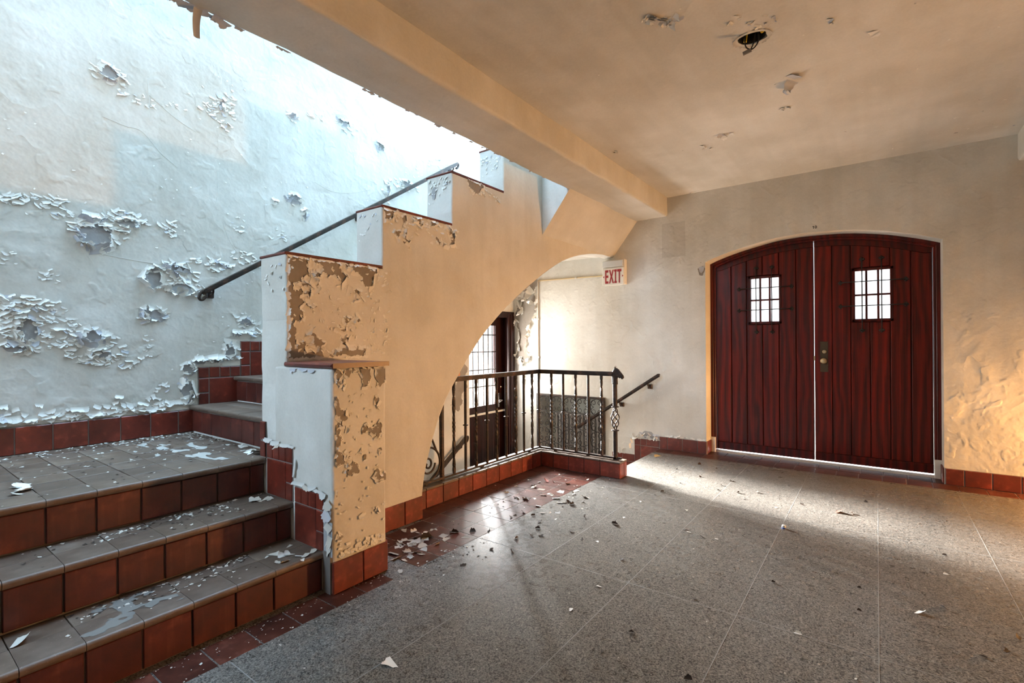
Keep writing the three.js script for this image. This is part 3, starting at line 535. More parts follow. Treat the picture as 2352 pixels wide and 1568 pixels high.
    const kn = new THREE.LatheGeometry([[0, 0], [0.020, 0], [0.018, 0.006], [0.009, 0.014], [0.010, 0.026], [0.024, 0.034], [0.029, 0.044], [0.026, 0.056], [0.014, 0.062], [0, 0.063]].map((p) => new THREE.Vector2(...p)), 20); kn.rotateX(Math.PI / 2); kn.translate(px - 0.002, 0.998, ZL + 0.005);
    mesh('knob', kn, M.brass, leaf).userData.label = 'round brass knob';
    const cy = new THREE.LatheGeometry([[0, 0], [0.018, 0], [0.018, 0.008], [0.012, 0.011], [0.008, 0.009], [0, 0.009]].map((p) => new THREE.Vector2(...p)), 18); cy.rotateX(Math.PI / 2); cy.translate(px + 0.002, 1.086, ZL + 0.005);
    mesh('lock_cylinder', cy, M.brass, leaf);
    mesh('strike', cbox(-0.4985, 1.0, ZL - 0.006, -0.487, 1.045, ZL + 0.003, 0.001), M.brass, leaf);
  }
});

// street door in the west wall, at the foot of the descending steps
const door2 = structure(thing('door_2', [-4.1, -0.57, -4.95], 'dark glazed street door with an iron grille at the bottom of the steps'));
const XD = -4.085, G = { z0: -4.56, z1: -5.155, y0: 0.385, y1: 1.42 };
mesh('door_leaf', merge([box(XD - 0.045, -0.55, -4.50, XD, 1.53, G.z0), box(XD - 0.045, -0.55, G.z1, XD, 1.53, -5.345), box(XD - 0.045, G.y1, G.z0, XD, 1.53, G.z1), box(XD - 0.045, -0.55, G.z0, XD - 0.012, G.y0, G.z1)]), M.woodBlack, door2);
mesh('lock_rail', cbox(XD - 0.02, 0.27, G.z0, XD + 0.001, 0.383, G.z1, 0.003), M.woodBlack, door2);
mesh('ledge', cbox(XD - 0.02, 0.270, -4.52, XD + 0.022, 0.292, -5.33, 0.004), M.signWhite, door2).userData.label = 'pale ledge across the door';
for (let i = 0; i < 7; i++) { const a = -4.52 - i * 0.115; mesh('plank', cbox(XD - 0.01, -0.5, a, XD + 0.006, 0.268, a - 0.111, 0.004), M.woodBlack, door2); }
for (let i = 0; i < 6; i++) for (let j = 0; j < 5; j++) {
  const zc = [G.z0, -4.605, -4.705, -4.81, -4.915, -5.015, G.z1], yc = [G.y0, 0.63, 0.845, 1.075, 1.295, G.y1], p = new THREE.PlaneGeometry(Math.abs(zc[i + 1] - zc[i]), yc[j + 1] - yc[j]);
  p.rotateY(Math.PI / 2); p.translate(XD - 0.03, (yc[j] + yc[j + 1]) / 2, (zc[i] + zc[i + 1]) / 2); mesh('pane', metre(p), M.clear, door2);
}
for (const z of [-4.605, -4.705, -4.81, -4.915, -5.015, -5.10]) mesh('grille_bar', cbox(XD - 0.024, G.y0, z - 0.006, XD - 0.010, G.y1, z + 0.006, 0.002), M.iron, door2);
for (const y of [0.63, 0.845, 1.075, 1.295]) mesh('grille_bar', cbox(XD - 0.014, y - 0.007, G.z0, XD - 0.004, y + 0.007, G.z1, 0.002), M.iron, door2);
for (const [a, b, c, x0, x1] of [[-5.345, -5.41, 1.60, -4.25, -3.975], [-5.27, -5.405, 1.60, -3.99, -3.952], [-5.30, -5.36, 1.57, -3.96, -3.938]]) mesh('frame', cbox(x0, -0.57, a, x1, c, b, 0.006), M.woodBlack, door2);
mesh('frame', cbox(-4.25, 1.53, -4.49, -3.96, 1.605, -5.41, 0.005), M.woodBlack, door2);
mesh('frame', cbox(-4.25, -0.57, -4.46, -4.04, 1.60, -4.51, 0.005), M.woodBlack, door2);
mesh('lever_plate', cbox(XD, 0.33, -5.20, XD + 0.012, 0.52, -5.255, 0.004), M.chrome, door2);
mesh('lever', merge([rod([XD + 0.01, 0.42, -5.228], [XD + 0.05, 0.42, -5.228], 0.009), rod([XD + 0.05, 0.42, -5.235], [XD + 0.05, 0.40, -5.14], 0.008)]), M.chrome, door2);
mesh('peephole', new THREE.SphereGeometry(0.012, 10, 8), M.chrome, door2, [XD + 0.004, 0.60, -5.25]);
mesh('sill', box(-4.3, -0.60, -4.48, -3.97, -0.565, -5.41), M.concrete, door2);

// windows outside the frame: roof light, upstairs window, amber window, south window
function windowOf(name, label, map, u0, u1, v0, v1, nu, nv, pane) {   // map(u, v, depth) -> world
  const w = structure(thing(name, map((u0 + u1) / 2, v0, 0), label));
  const bar = (a0, a1, b0, b1, d) => { const p = map(a0, b0, -d), q = map(a1, b1, d); return cbox(...p, ...q, 0.004); };
  mesh('window_frame', merge([bar(u0, u0 + 0.05, v0, v1, 0.04), bar(u1 - 0.05, u1, v0, v1, 0.04), bar(u0 + 0.05, u1 - 0.05, v0, v0 + 0.05, 0.04), bar(u0 + 0.05, u1 - 0.05, v1 - 0.05, v1, 0.04)]), M.woodDark, w);
  for (let i = 1; i < nu; i++) { const u = mixf(u0, u1, i / nu); mesh('muntin', bar(u - 0.012, u + 0.012, v0 + 0.05, v1 - 0.05, 0.02), M.woodDark, w); }
  for (let j = 1; j < nv; j++) { const v = mixf(v0, v1, j / nv); mesh('muntin', bar(u0 + 0.05, u1 - 0.05, v - 0.012, v + 0.012, 0.018), M.woodDark, w); }
  for (let i = 0; i < nu; i++) for (let j = 0; j < nv; j++) { const p = map(mixf(u0, u1, i / nu), mixf(v0, v1, j / nv), -0.002), q = map(mixf(u0, u1, (i + 1) / nu), mixf(v0, v1, (j + 1) / nv), 0.002); mesh('pane', box(...p, ...q), pane, w); }
}
windowOf('window_1', 'roof light over the stair shaft', (u, v, d) => [u, 7.70 + d, v], -3.75, -2.45, -5.2, -1.4, 2, 5, M.frosted);
windowOf('window_2', 'upstairs window at the far end of the stair shaft', (u, v, d) => [u, v, -5.6 + d], -3.75, -2.65, 3.45, 4.75, 3, 3, M.frosted);
windowOf('window_3', 'upstairs window above the landing, behind the camera', (u, v, d) => [u, v, 5.13 + d], -3.75, -2.45, 3.1, 5.5, 3, 5, M.frosted);
structure(mesh('exterior_ground', merge([box(-12, -0.3, -18, 12, -0.06, -5.76), box(-16, -0.9, -9, -4.31, -0.60, 4)]), M.concrete), 'pale paving outside the doors');

// ================================================================ IRONWORK
const railing = thing('stair_railing', [-2.69, 0.146, -3.4], 'brown wrought iron railing on the tile kerb with a horse head post', 'railing');
const RX = -2.69, RZ = -4.075, RY = 0.915;
mesh('top_rail', merge([barBetween([RX, RY, -2.42], [RX, RY, RZ - 0.02], 0.042, 0.028, 0.006), barBetween([RX, RY - 0.018, -2.42], [RX, RY - 0.018, RZ - 0.01], 0.026, 0.014), barBetween([RX - 0.018, RY, RZ], [-1.885, RY, RZ], 0.042, 0.028, 0.006), barBetween([RX, RY - 0.018, RZ], [-1.885, RY - 0.018, RZ], 0.026, 0.014)]), M.iron, railing);
mesh('bottom_rail', merge([barBetween([RX, 0.163, -2.36], [RX, 0.163, RZ - 0.016], 0.032, 0.016), barBetween([RX - 0.016, 0.163, RZ], [-1.82, 0.163, RZ], 0.032, 0.016), ...[-2.55, -3.2, -3.9].map((z) => box(RX - 0.012, 0.145, z - 0.012, RX + 0.012, 0.158, z + 0.012)), ...[-2.5, -2.15, -1.86].map((x) => box(x - 0.012, 0.145, RZ - 0.012, x + 0.012, 0.158, RZ + 0.012))]), M.iron, railing);
function twisted(h) { const g = new THREE.BoxGeometry(0.018, h, 0.018, 1, 44, 1), p = g.attributes.position; for (let i = 0; i < p.count; i++) { const t = p.getY(i) / h + 0.5, a = Math.PI * 5 * (sstep(0.04, 0.30, t) + sstep(0.70, 0.96, t)) + Math.PI * 3 * sstep(0.3, 0.7, t), x = p.getX(i), z = p.getZ(i), w = 1 + 0.12 * Math.sin(t * 28); p.setXYZ(i, (x * Math.cos(a) - z * Math.sin(a)) * w, p.getY(i), (x * Math.sin(a) + z * Math.cos(a)) * w); } g.computeVertexNormals(); return metre(g); }
const BH = RY - 0.02 - 0.165, twistGeo = twisted(BH), plainGeo = chamferBox(0.019, BH, 0.019, 0.003);
const collarGeo = new THREE.LatheGeometry([[0.006, -0.006], [0.020, -0.004], [0.023, 0], [0.020, 0.004], [0.006, 0.006]].map((p) => new THREE.Vector2(...p)), 14);
function baluster(x, z, plain) { const b = mesh('baluster', plain ? plainGeo : twistGeo, M.iron, railing, [x, 0.168 + BH / 2, z]); if (plain) mesh('collar', collarGeo, M.iron, b, [x, 0.529, z]); }
[-2.855, -2.993, -3.126, -3.268, -3.403, -3.54, -3.689, -3.816, -3.956].forEach((z, i) => baluster(RX, z, i % 2 === 1));
baluster(RX, RZ, true);
[-2.543, -2.411, -2.276, -2.144, -2.01].forEach((x, i) => baluster(x, RZ, i % 2 === 1));
mesh('near_post', chamferBox(0.030, 0.83, 0.030, 0.004), M.iron, railing, [RX, 0.146 + 0.415, -2.719]);
// scroll between the near post and the arch
const spiral = (cz, cy, r0, r1, a0, turns, x) => { const o = []; for (let i = 0; i <= 40; i++) { const t = i / 40, a = a0 + turns * Math.PI * 2 * t, r = mixf(r0, r1, t); o.push([x, cy + r * Math.sin(a), cz + r * Math.cos(a)]); } return o; };
mesh('scroll', merge([tube(spiral(-2.572, 0.292, 0.128, 0.122, 0, 1, RX), 0.008, 48, 6), tube(spiral(-2.572, 0.292, 0.075, 0.012, Math.PI, 1.6, RX), 0.008, 60, 6), tube([[RX, 0.385, -2.66], [RX, 0.50, -2.60], [RX, 0.62, -2.50], [RX, 0.72, -2.44]], 0.008, 16, 6)]), M.iron, railing);
// end post: shaft, basket twist, collars and the horse head
const EX = -1.877;
const post = mesh('end_post', cbox(EX - 0.016, 0.146, RZ - 0.016, EX + 0.016, 0.405, RZ + 0.016, 0.004), M.iron, railing);
mesh('upper_shaft', cbox(EX - 0.016, 0.622, RZ - 0.016, EX + 0.016, 0.90, RZ + 0.016, 0.004), M.iron, post);
for (const y of [0.408, 0.618]) mesh('collar', collarGeo.clone().scale(1.55, 1.2, 1.55), M.iron, post, [EX, y, RZ]);
const basket = []; for (let k = 0; k < 4; k++) { const o = []; for (let i = 0; i <= 20; i++) { const t = i / 20, a = k * Math.PI / 2 + t * Math.PI * 1.5, r = 0.006 + 0.029 * Math.sin(Math.PI * t); o.push([EX + r * Math.cos(a), mixf(0.412, 0.614, t), RZ + r * Math.sin(a)]); } basket.push(tube(o, 0.0055, 30, 6)); }
mesh('basket_twist', merge(basket), M.iron, post);
{
  const head = [[0.021, -0.06], [0.018, -0.012], [0.024, 0.006], [0.040, -0.004], [0.056, -0.002], [0.060, -0.012], [0.068, -0.012], [0.080, 0.0], [0.077, 0.018], [0.056, 0.044], [0.030, 0.074], [0.012, 0.086], [-0.008, 0.080], [-0.023, 0.058], [-0.030, 0.020], [-0.027, -0.06]];
  const g = extrude(head, 0.012, [], 0.009, 3); g.translate(EX + 0.004, 0.878, RZ - 0.006);
  const ear = (s) => { const c = new THREE.ConeGeometry(0.006, 0.026, 6); c.rotateZ(-0.25); c.translate(EX + 0.004, 0.972, RZ + s * 0.010); return c; };
  const eye = (s) => { const c = new THREE.SphereGeometry(0.005, 6, 5); c.translate(EX + 0.034, 0.932, RZ + s * 0.014); return c; };
  const neck = new THREE.CylinderGeometry(0.022, 0.017, 0.12, 10); neck.translate(EX, 0.84, RZ);
  const mane = tube([[EX + 0.004, 0.955, RZ], [EX - 0.016, 0.93, RZ], [EX - 0.022, 0.89, RZ], [EX - 0.018, 0.83, RZ]], 0.009, 12, 6);
  mesh('horse_head', merge([metre(g), ear(1), ear(-1), eye(1), eye(-1), neck, mane]), M.iron, post).userData.label = 'cast horse head finial';
}
// handrails
function handrail(label, a, b, wallAxis, wallAt, brackets, curl) {
  const h = thing('handrail', brackets[0], label, 'handrail');
  const A = V3(...a), B = V3(...b), d = B.clone().sub(A).normalize();
  const off = (p, dy) => [p[0], p[1] + dy, p[2]];
  mesh('rail', merge([barBetween(a, b, 0.050, 0.022, 0.007), barBetween(off(a, -0.018), off(b, -0.018), 0.030, 0.016, 0.004)]), M.iron, h);
  if (curl) for (const [P, s] of [[A, -1], [B, 1]]) { const e = []; for (let i = 0; i <= 14; i++) { const t = i / 14 * Math.PI * 1.25, r = 0.028; e.push(P.clone().addScaledVector(d, s * r * Math.sin(t)).add(V3(0, -r * (1 - Math.cos(t)), 0))); } const g = tube(e, 0.0115, 20, 8); mesh('end_curl', g, M.iron, h); }
  for (const p of brackets) {
    const w = p.slice(), n = wallAxis === 'x' ? 0 : 2; w[n] = wallAt;
    const plate = wallAxis === 'x' ? cbox(wallAt, p[1] - 0.085, p[2] - 0.026, wallAt + 0.028, p[1] - 0.035, p[2] + 0.026, 0.006) : cbox(p[0] - 0.026, p[1] - 0.085, wallAt, p[0] + 0.026, p[1] - 0.035, wallAt + 0.028, 0.006);
    const arm = tube([[w[0] + (n === 0 ? 0.02 : 0), p[1] - 0.06, w[2] + (n === 2 ? 0.02 : 0)], [mixf(w[0], p[0], 0.7), p[1] - 0.062, mixf(w[2], p[2], 0.7)], [p[0], p[1] - 0.045, p[2]], [p[0], p[1] - 0.012, p[2]]], 0.008, 14, 6);
    mesh('bracket', merge([plate, arm]), M.iron, h);
  }
  return h;
}
const railAt = (z) => mixf(1.569, 3.286, (-z - 1.514) / (4.239 - 1.514));
handrail('long dark iron handrail climbing the peeling wall', [-3.90, railAt(-1.53), -1.53], [-3.90, railAt(-4.22), -4.22], 'x', -3.972, [-1.60, -2.9, -4.16].map((z) => [-3.90, railAt(z), z]), true);
const nrail = (x) => mixf(0.357, 0.852, (x + 2.65) / 0.746);
handrail('short brown handrail on the door wall beside the radiator grille', [-2.95, nrail(-2.95) , -5.335], [-1.93, nrail(-1.93), -5.335], 'z', -5.412, [-2.06, -2.40].map((x) => [x, nrail(x), -5.335]), false);
const lrail = (z) => 0.084 - 0.66 * (z + 4.359);
handrail('dark handrail going down the wall left of the street door', [-3.90, lrail(-4.36), -4.36], [-3.90, lrail(-3.55), -3.55], 'x', -3.972, [-4.27, -3.7].map((z) => [-3.90, lrail(z), z]), true);

// radiator behind its scroll grille
mesh('niche_lining', merge([box(NICHE.x0 - 0.02, NICHE.y0 - 0.02, -5.74, NICHE.x1 + 0.02, NICHE.y1 + 0.02, -5.70)]), M.niche, northWall);
const radiator = thing('radiator', [-3.1, -0.46, -5.6], 'old silver column radiator behind the scroll grille', 'radiator');
for (let i = 0; i < 14; i++) {
  const x = NICHE.x0 + 0.20 + i * 0.054, parts = [];
  for (const dz of [-0.045, 0, 0.045]) { const c = new THREE.CapsuleGeometry(0.017, 0.66, 3, 8); c.translate(x, -0.09, -5.60 + dz); parts.push(c); }
  parts.push(cbox(x - 0.022, 0.235, -5.665, x + 0.022, 0.275, -5.535, 0.01), cbox(x - 0.022, -0.46, -5.665, x + 0.022, -0.41, -5.535, 0.01));
  mesh('column', merge(parts), M.radiator, radiator);
}
const grille = thing('radiator_grille', [-3.1, NICHE.y0, -5.40], 'black wrought iron scroll grille set in the door wall', 'grille');
const GZ = -5.402, gx = steps(NICHE.x0 + 0.004, NICHE.x1 - 0.004, 0.189);
mesh('grille_frame', merge([cbox(NICHE.x0 - 0.012, NICHE.y0, GZ - 0.015, NICHE.x0 + 0.014, NICHE.y1 + 0.012, GZ + 0.012), cbox(NICHE.x1 - 0.014, NICHE.y0, GZ - 0.015, NICHE.x1 + 0.012, NICHE.y1 + 0.012, GZ + 0.012), cbox(NICHE.x0, NICHE.y1 - 0.014, GZ - 0.015, NICHE.x1, NICHE.y1 + 0.012, GZ + 0.012), cbox(NICHE.x0, NICHE.y0, GZ - 0.015, NICHE.x1, NICHE.y0 + 0.02, GZ + 0.012)]), M.iron, grille);
for (const x of gx.slice(1, -1)) mesh('upright', cbox(x - 0.007, NICHE.y0, GZ - 0.008, x + 0.007, NICHE.y1, GZ + 0.008, 0.002), M.ironBlack, grille);
const cw = gx[1] - gx[0], scrollGeo = (() => {
  const parts = [], volute = (sx, sy) => { const o = []; for (let i = 0; i <= 26; i++) { const t = i / 26, a = -Math.PI / 2 + t * Math.PI * 2.35, r = mixf(0.047, 0.014, t); o.push([sx * (0.041 + r * Math.cos(a) * 0.86), sy * (0.050 + r * Math.sin(a)), 0]); } return tube(o, 0.0038, 36, 5); };
  for (const a of [-1, 1]) for (const b of [-1, 1]) parts.push(volute(a, b));
  return merge(parts);
})();
const ringGeo = (() => { const o = []; for (let i = 0; i < 24; i++) { const a = i / 24 * Math.PI * 2; o.push([0.086 * Math.cos(a), 0.098 * Math.sin(a), -0.004]); } return tube(o, 0.0034, 40, 5, true); })();
for (let i = 0; i < gx.length - 1; i++) for (let j = 0; j < 5; j++) { const c = [(gx[i] + gx[i + 1]) / 2, NICHE.y1 - 0.112 - j * 0.199, GZ]; mesh('scroll', scrollGeo, M.ironBlack, grille, c); mesh('ring', ringGeo, M.ironBlack, grille, c); }

// ================================================================ SIGNS AND SMALL FITTINGS
const font = await new FontLoader().loadAsync('fonts/droid/droid_sans_bold.typeface.json');
const sign = thing('exit_sign', [-2.47, 1.86, -5.37], 'old white and red EXIT sign box under the corbel', 'sign');
mesh('housing', merge([cbox(-2.612, 1.862, -5.41, -2.332, 2.150, -5.345, 0.004)]), M.signWhite, sign);
mesh('lens', cbox(-2.604, 2.072, -5.35, -2.348, 2.144, -5.328, 0.004), M.lens, sign);
mesh('face_panel', cbox(-2.604, 1.856, -5.35, -2.338, 2.056, -5.330, 0.003), M.signWhite, sign);
{
  const t = new TextGeometry('EXIT', { font, size: 0.150, depth: 0.002, curveSegments: 4, bevelEnabled: false }); t.computeBoundingBox(); const b = t.boundingBox;
  t.translate(-(b.min.x + b.max.x) / 2, -(b.min.y + b.max.y) / 2, 0); t.scale(0.205 / (b.max.x - b.min.x), 0.158 / (b.max.y - b.min.y), 1); t.translate(-2.468, 1.958, -5.3305);
  mesh('lettering', t, M.signRed, sign).userData.label = 'red letters EXIT';
  for (const s of [-1, 1]) { const a = new THREE.Shape([[s * 0.128, 0.0], [s * 0.112, 0.014], [s * 0.112, -0.014]].map((p) => new THREE.Vector2(...p))), g = new THREE.ExtrudeGeometry(a, { depth: 0.002, bevelEnabled: false }); g.translate(-2.470, 1.958, -5.3305); mesh('arrow', g, M.signRed, sign); }
}
{
  const n = new TextGeometry('10', { font, size: 0.026, depth: 0.001, curveSegments: 4, bevelEnabled: false }); n.translate(-0.482, 2.246, -5.409);
  tag(mesh('wall_number', n, M.black), 'small black number 10 painted above the arched door', 'number');
}
{ const g = new THREE.PlaneGeometry(0.255, 0.375); g.translate(-1.788, 2.312, -5.4086); mesh('unfaded_rectangle', metre(g), Object.assign(M.plasterNorth.clone(), { name: 'unfaded_paint', color: lin(0.74, 0.72, 0.69) }), northWall); }
// conduit on the door wall and the outlet it feeds
const conduit = thing('conduit', [-3.565, 0.715, -5.39], 'thin painted conduit rising from the outlet beside the torn corner', 'conduit');
mesh('pipe', tube([[-3.565, 0.715, -5.399], [-3.566, 1.2, -5.399], [-3.565, 1.6, -5.399], [-3.565, 1.99, -5.399]], 0.0085, 30, 8), M.flakeDust, conduit);
for (const y of [1.0, 1.5]) mesh('clip', cbox(-3.582, y - 0.012, -5.409, -3.549, y + 0.012, -5.389, 0.003), M.flakeDust, conduit);
const conduit2 = thing('conduit', [-3.1, 1.99, -5.39], 'thin rusty conduit running level along the wall to the exit sign', 'conduit');
mesh('pipe', tube([[-3.565, 2.0, -5.399], [-3.3, 1.996, -5.399], [-2.9, 1.990, -5.399], [-2.615, 1.986, -5.399]], 0.0085, 30, 8), Object.assign(M.flakeDust.clone(), { name: 'rusty_conduit_paint', color: lin(0.55, 0.42, 0.24) }), conduit2);
mesh('clip', cbox(-3.016, 1.981, -5.409, -2.984, 2.005, -5.389, 0.003), M.flakeDust, conduit2);
const outlet = thing('wall_outlet', [-3.61, 0.65, -5.40], 'white double wall outlet under the conduit', 'outlet');
mesh('plate', cbox(-3.672, 0.588, -5.412, -3.572, 0.712, -5.402, 0.003), M.signWhite, outlet);
{ const sl = []; for (const dx of [-0.022, 0.022]) for (const dy of [-0.028, 0.028]) { sl.push(box(-3.622 + dx - 0.009, 0.65 + dy - 0.007, -5.403, -3.622 + dx - 0.005, 0.65 + dy + 0.007, -5.4012), box(-3.622 + dx + 0.005, 0.65 + dy - 0.007, -5.403, -3.622 + dx + 0.009, 0.65 + dy + 0.007, -5.4012)); } for (const g of sl) mesh('slot', g, M.black, outlet); }
// ceiling lamp box with loose wires
const lampBox = thing('ceiling_junction_box', [HOLE[0], 2.785, HOLE[1]], 'open ceiling box with dangling wires and yellow wire nuts', 'junction box');
{ const g = new THREE.LatheGeometry([[0.0, 0.075], [0.084, 0.075], [0.088, 0.02], [0.090, 0.02], [0.090, 0.08], [0, 0.08]].map((p) => new THREE.Vector2(...p)), 20); g.translate(HOLE[0], 2.785, HOLE[1]); mesh('box', g, M.black, lampBox); const c = new THREE.CylinderGeometry(1, 1, 0.075, 24, 1, true); c.scale(0.064, 1, 0.049); c.translate(HOLE[0], 2.8245, HOLE[1]); mesh('lining', c, Object.assign(M.black.clone(), { name: 'dark_box_lining', side: THREE.DoubleSide }), lampBox); }
const [hx, hz] = HOLE;
mesh('wires', merge([tube([[hx - 0.03, 2.85, hz], [hx - 0.034, 2.79, hz + 0.01], [hx - 0.026, 2.738, hz + 0.016], [hx + 0.002, 2.718, hz + 0.02], [hx + 0.026, 2.742, hz + 0.014], [hx + 0.028, 2.80, hz], [hx + 0.01, 2.85, hz]], 0.0034, 40, 6), tube([[hx + 0.015, 2.85, hz], [hx + 0.016, 2.78, hz + 0.012], [hx + 0.004, 2.735, hz + 0.02], [hx - 0.005, 2.716, hz + 0.022]], 0.0034, 24, 6)]), M.black, lampBox);
mesh('wire_nut', rod([hx - 0.034, 2.775, hz + 0.004], [hx - 0.030, 2.812, hz], 0.008, 8), M.nut, lampBox);
mesh('wire_nut', rod([hx + 0.052, 2.788, hz + 0.028], [hx + 0.040, 2.812, hz + 0.01], 0.009, 8), M.nut, lampBox);
mesh('wire_nut', rod([hx - 0.040, 2.703, hz + 0.030], [hx - 0.002, 2.714, hz + 0.022], 0.010, 10), M.nutGrey, lampBox);

// amber lantern standing by the door wall, outside the frame on the right
const LX = 2.25, LZ = -5.2, lamp = thing('floor_lantern', [LX, 0, LZ], 'hooded amber glass lantern on a short stand by the door wall', 'lantern');
M.lampGlass = new THREE.MeshStandardMaterial({ name: 'amber_lantern_glass', color: lin(0.9, 0.5, 0.15), emissive: lin(1.0, 0.48, 0.12), emissiveIntensity: 6, roughness: 0.4 });
mesh('base', new THREE.LatheGeometry([[0, 0], [0.10, 0], [0.10, 0.02], [0.03, 0.05], [0.022, 0.24], [0.05, 0.26], [0, 0.26]].map((p) => new THREE.Vector2(...p)), 16), M.iron, lamp, [LX, 0, LZ]);
mesh('glass_shade', new THREE.LatheGeometry([[0.05, 0.265], [0.085, 0.29], [0.09, 0.42], [0.06, 0.47], [0.0, 0.475]].map((p) => new THREE.Vector2(...p)), 20), M.lampGlass, lamp, [LX, 0, LZ]);
mesh('hood', new THREE.LatheGeometry([[0.0, 0.495], [0.19, 0.485], [0.19, 0.49], [0.06, 0.56], [0, 0.58]].map((p) => new THREE.Vector2(...p)), 24), M.iron, lamp, [LX, 0, LZ]);
{ const l = new THREE.PointLight(lin(1.0, 0.50, 0.17), 44); l.name = 'lantern_light'; l.position.set(0, 0.38, 0); l.castShadow = true; l.shadow.radius = 4.5; lamp.add(l); }

// ================================================================ PEELING PAINT
// a pool of curled flakes: unit width along x, unit length along y from the stuck edge (y = 0) to the free edge, lifting to +z
const flakePool = [[], [], []];
for (let k = 0; k < 54; k++) {
  const r = rng(900 + k), cls = k % 3, th = cls === 0 ? 0.25 + 0.5 * r() : cls === 1 ? 0.8 + 0.8 * r() : 1.7 + 1.9 * r(), nu = 6, nv = 5, P = [], I = [];
  const skew = (r() - 0.5) * 0.5, taper = 0.1 + 0.5 * r(), s1 = r() * 50;
  for (let j = 0; j <= nv; j++) for (let i = 0; i <= nu; i++) {
    const t = i / nu - 0.5, s = j / nv, L = 0.8 + 0.55 * fbm(t * 3.3, s1, k, 3) - 0.35 * Math.abs(t) * 2 * taper;
    const W = 1 - taper * s * s + 0.25 * fbm(s * 3 + s1, 7, k, 3) * (Math.abs(t) > 0.3 ? 1 : 0.3), arc = th * s * L, y = Math.sin(arc) / th, z = (1 - Math.cos(arc)) / th;
    P.push(t * W + skew * s * 0.5 + (Math.abs(t) > 0.45 ? 0.10 * (r() - 0.5) : 0), y + (j === nv ? 0.10 * (r() - 0.5) : 0), z + 0.05 * s * Math.abs(t) * (r() - 0.3));
  }
  for (let j = 0; j < nv; j++) for (let i = 0; i < nu; i++) { const a = j * (nu + 1) + i, b = a + nu + 1; I.push(a, a + 1, b + 1, a, b + 1, b); }
  const g = new THREE.BufferGeometry(); g.setAttribute('position', new THREE.Float32BufferAttribute(P, 3)); g.setIndex(I); g.computeVertexNormals();
  flakePool[cls].push(g);
}
const PLANES = {   // outward normal and the two in-plane axes (across, up)
  'x+': [V3(1, 0, 0), V3(0, 0, -1), V3(0, 1, 0)], 'z+': [V3(0, 0, 1), V3(1, 0, 0), V3(0, 1, 0)], 'y-': [V3(0, -1, 0), V3(1, 0, 0), V3(0, 0, 1)], 'y+': [V3(0, 1, 0), V3(1, 0, 0), V3(0, 0, -1)],
};
const fr_ = rng(4242);
function flakeMatrix(plane, at, phi, w, l, lift = 0.0012) {
  const [n, e1, e2] = PLANES[plane], d = e1.clone().multiplyScalar(Math.cos(phi)).addScaledVector(e2, Math.sin(phi)), x = d.clone().cross(n);
  const m = new THREE.Matrix4().makeBasis(x.multiplyScalar(w), d.multiplyScalar(l), n.clone().multiplyScalar(l)); m.setPosition(at[0] + n.x * lift, at[1] + n.y * lift, at[2] + n.z * lift);
  return m;
}
class FlakeSet {   // large flakes are parts of their wall, small ones are joined into one
  constructor(parent, max) { this.parent = parent; this.max = max; this.list = []; }
  add(plane, at, phi, w, l, cls, mat = M.flake) { this.list.push({ m: flakeMatrix(plane, at, phi, w, l), size: w * l, g: flakePool[cls][Math.floor(fr_() * flakePool[cls].length)], mat }); }
  build(limit = 0.0006) {
    const small = new Map(), big = this.list.filter((f) => f.size >= limit).sort((a, b) => b.size - a.size).slice(0, this.max), set = new Set(big);
    for (const f of big) { const o = new THREE.Mesh(f.g, f.mat); o.name = 'paint_flake'; f.m.decompose(o.position, o.quaternion, o.scale); put(this.parent, o); }
    for (const f of this.list) if (!set.has(f)) { if (!small.has(f.mat)) small.set(f.mat, []); const g = f.g.clone().applyMatrix4(f.m); small.get(f.mat).push(g); }
    for (const [mat, gs] of small) { const o = mesh('small_paint_flakes', mergeGeometries(gs), mat, this.parent); o.userData.kind = 'stuff'; }
  }
}
// bare areas: the part of a plane where f(a, b) > 0, as thin sheets just proud of the paint
function bareArea(parent, plane, planeAt, a0, a1, b0, b1, cell, f, mat, name = 'bare_patch') {
  const P = [], UV = [], edges = [], [n, e1, e2] = PLANES[plane];
  const o = V3(0, 0, 0).addScaledVector(n, planeAt * (n.x + n.y + n.z) * 1);
  const pos = (a, b) => o.clone().addScaledVector(e1, a).addScaledVector(e2, b);
  const nu = Math.ceil((a1 - a0) / cell), nv = Math.ceil((b1 - b0) / cell), val = []; for (let j = 0; j <= nv; j++) for (let i = 0; i <= nu; i++) val.push(f(a0 + i * cell, b0 + j * cell));
  for (let j = 0; j < nv; j++) for (let i = 0; i < nu; i++) {
    const c = [[i, j], [i + 1, j], [i + 1, j + 1], [i, j + 1]].map(([x, y]) => [a0 + x * cell, b0 + y * cell, val[y * (nu + 1) + x]]);
    if (c.every((q) => q[2] <= 0)) continue;
    const poly = [], cut = [];
    for (let k = 0; k < 4; k++) { const p = c[k], q = c[(k + 1) % 4]; if (p[2] > 0) poly.push(p); if ((p[2] > 0) !== (q[2] > 0)) { const t = p[2] / (p[2] - q[2]), m = [mixf(p[0], q[0], t), mixf(p[1], q[1], t), 0]; poly.push(m); cut.push(m); } }
    if (cut.length === 2) { const e = cell, x = (cut[0][0] + cut[1][0]) / 2, y = (cut[0][1] + cut[1][1]) / 2; edges.push([x, y, Math.atan2(f(x, y + e) - f(x, y - e), f(x + e, y) - f(x - e, y))]); }
    for (let k = 1; k < poly.length - 1; k++) for (const q of [poly[0], poly[k], poly[k + 1]]) { const v = pos(q[0], q[1]); P.push(v.x, v.y, v.z); UV.push(q[0], q[1]); }
  }
  if (!P.length) return edges;
  const g = new THREE.BufferGeometry(); g.setAttribute('position', new THREE.Float32BufferAttribute(P, 3)); g.setAttribute('uv', new THREE.Float32BufferAttribute(UV, 2)); g.computeVertexNormals();
  mesh(name, g, mat, parent);
  return edges;
}
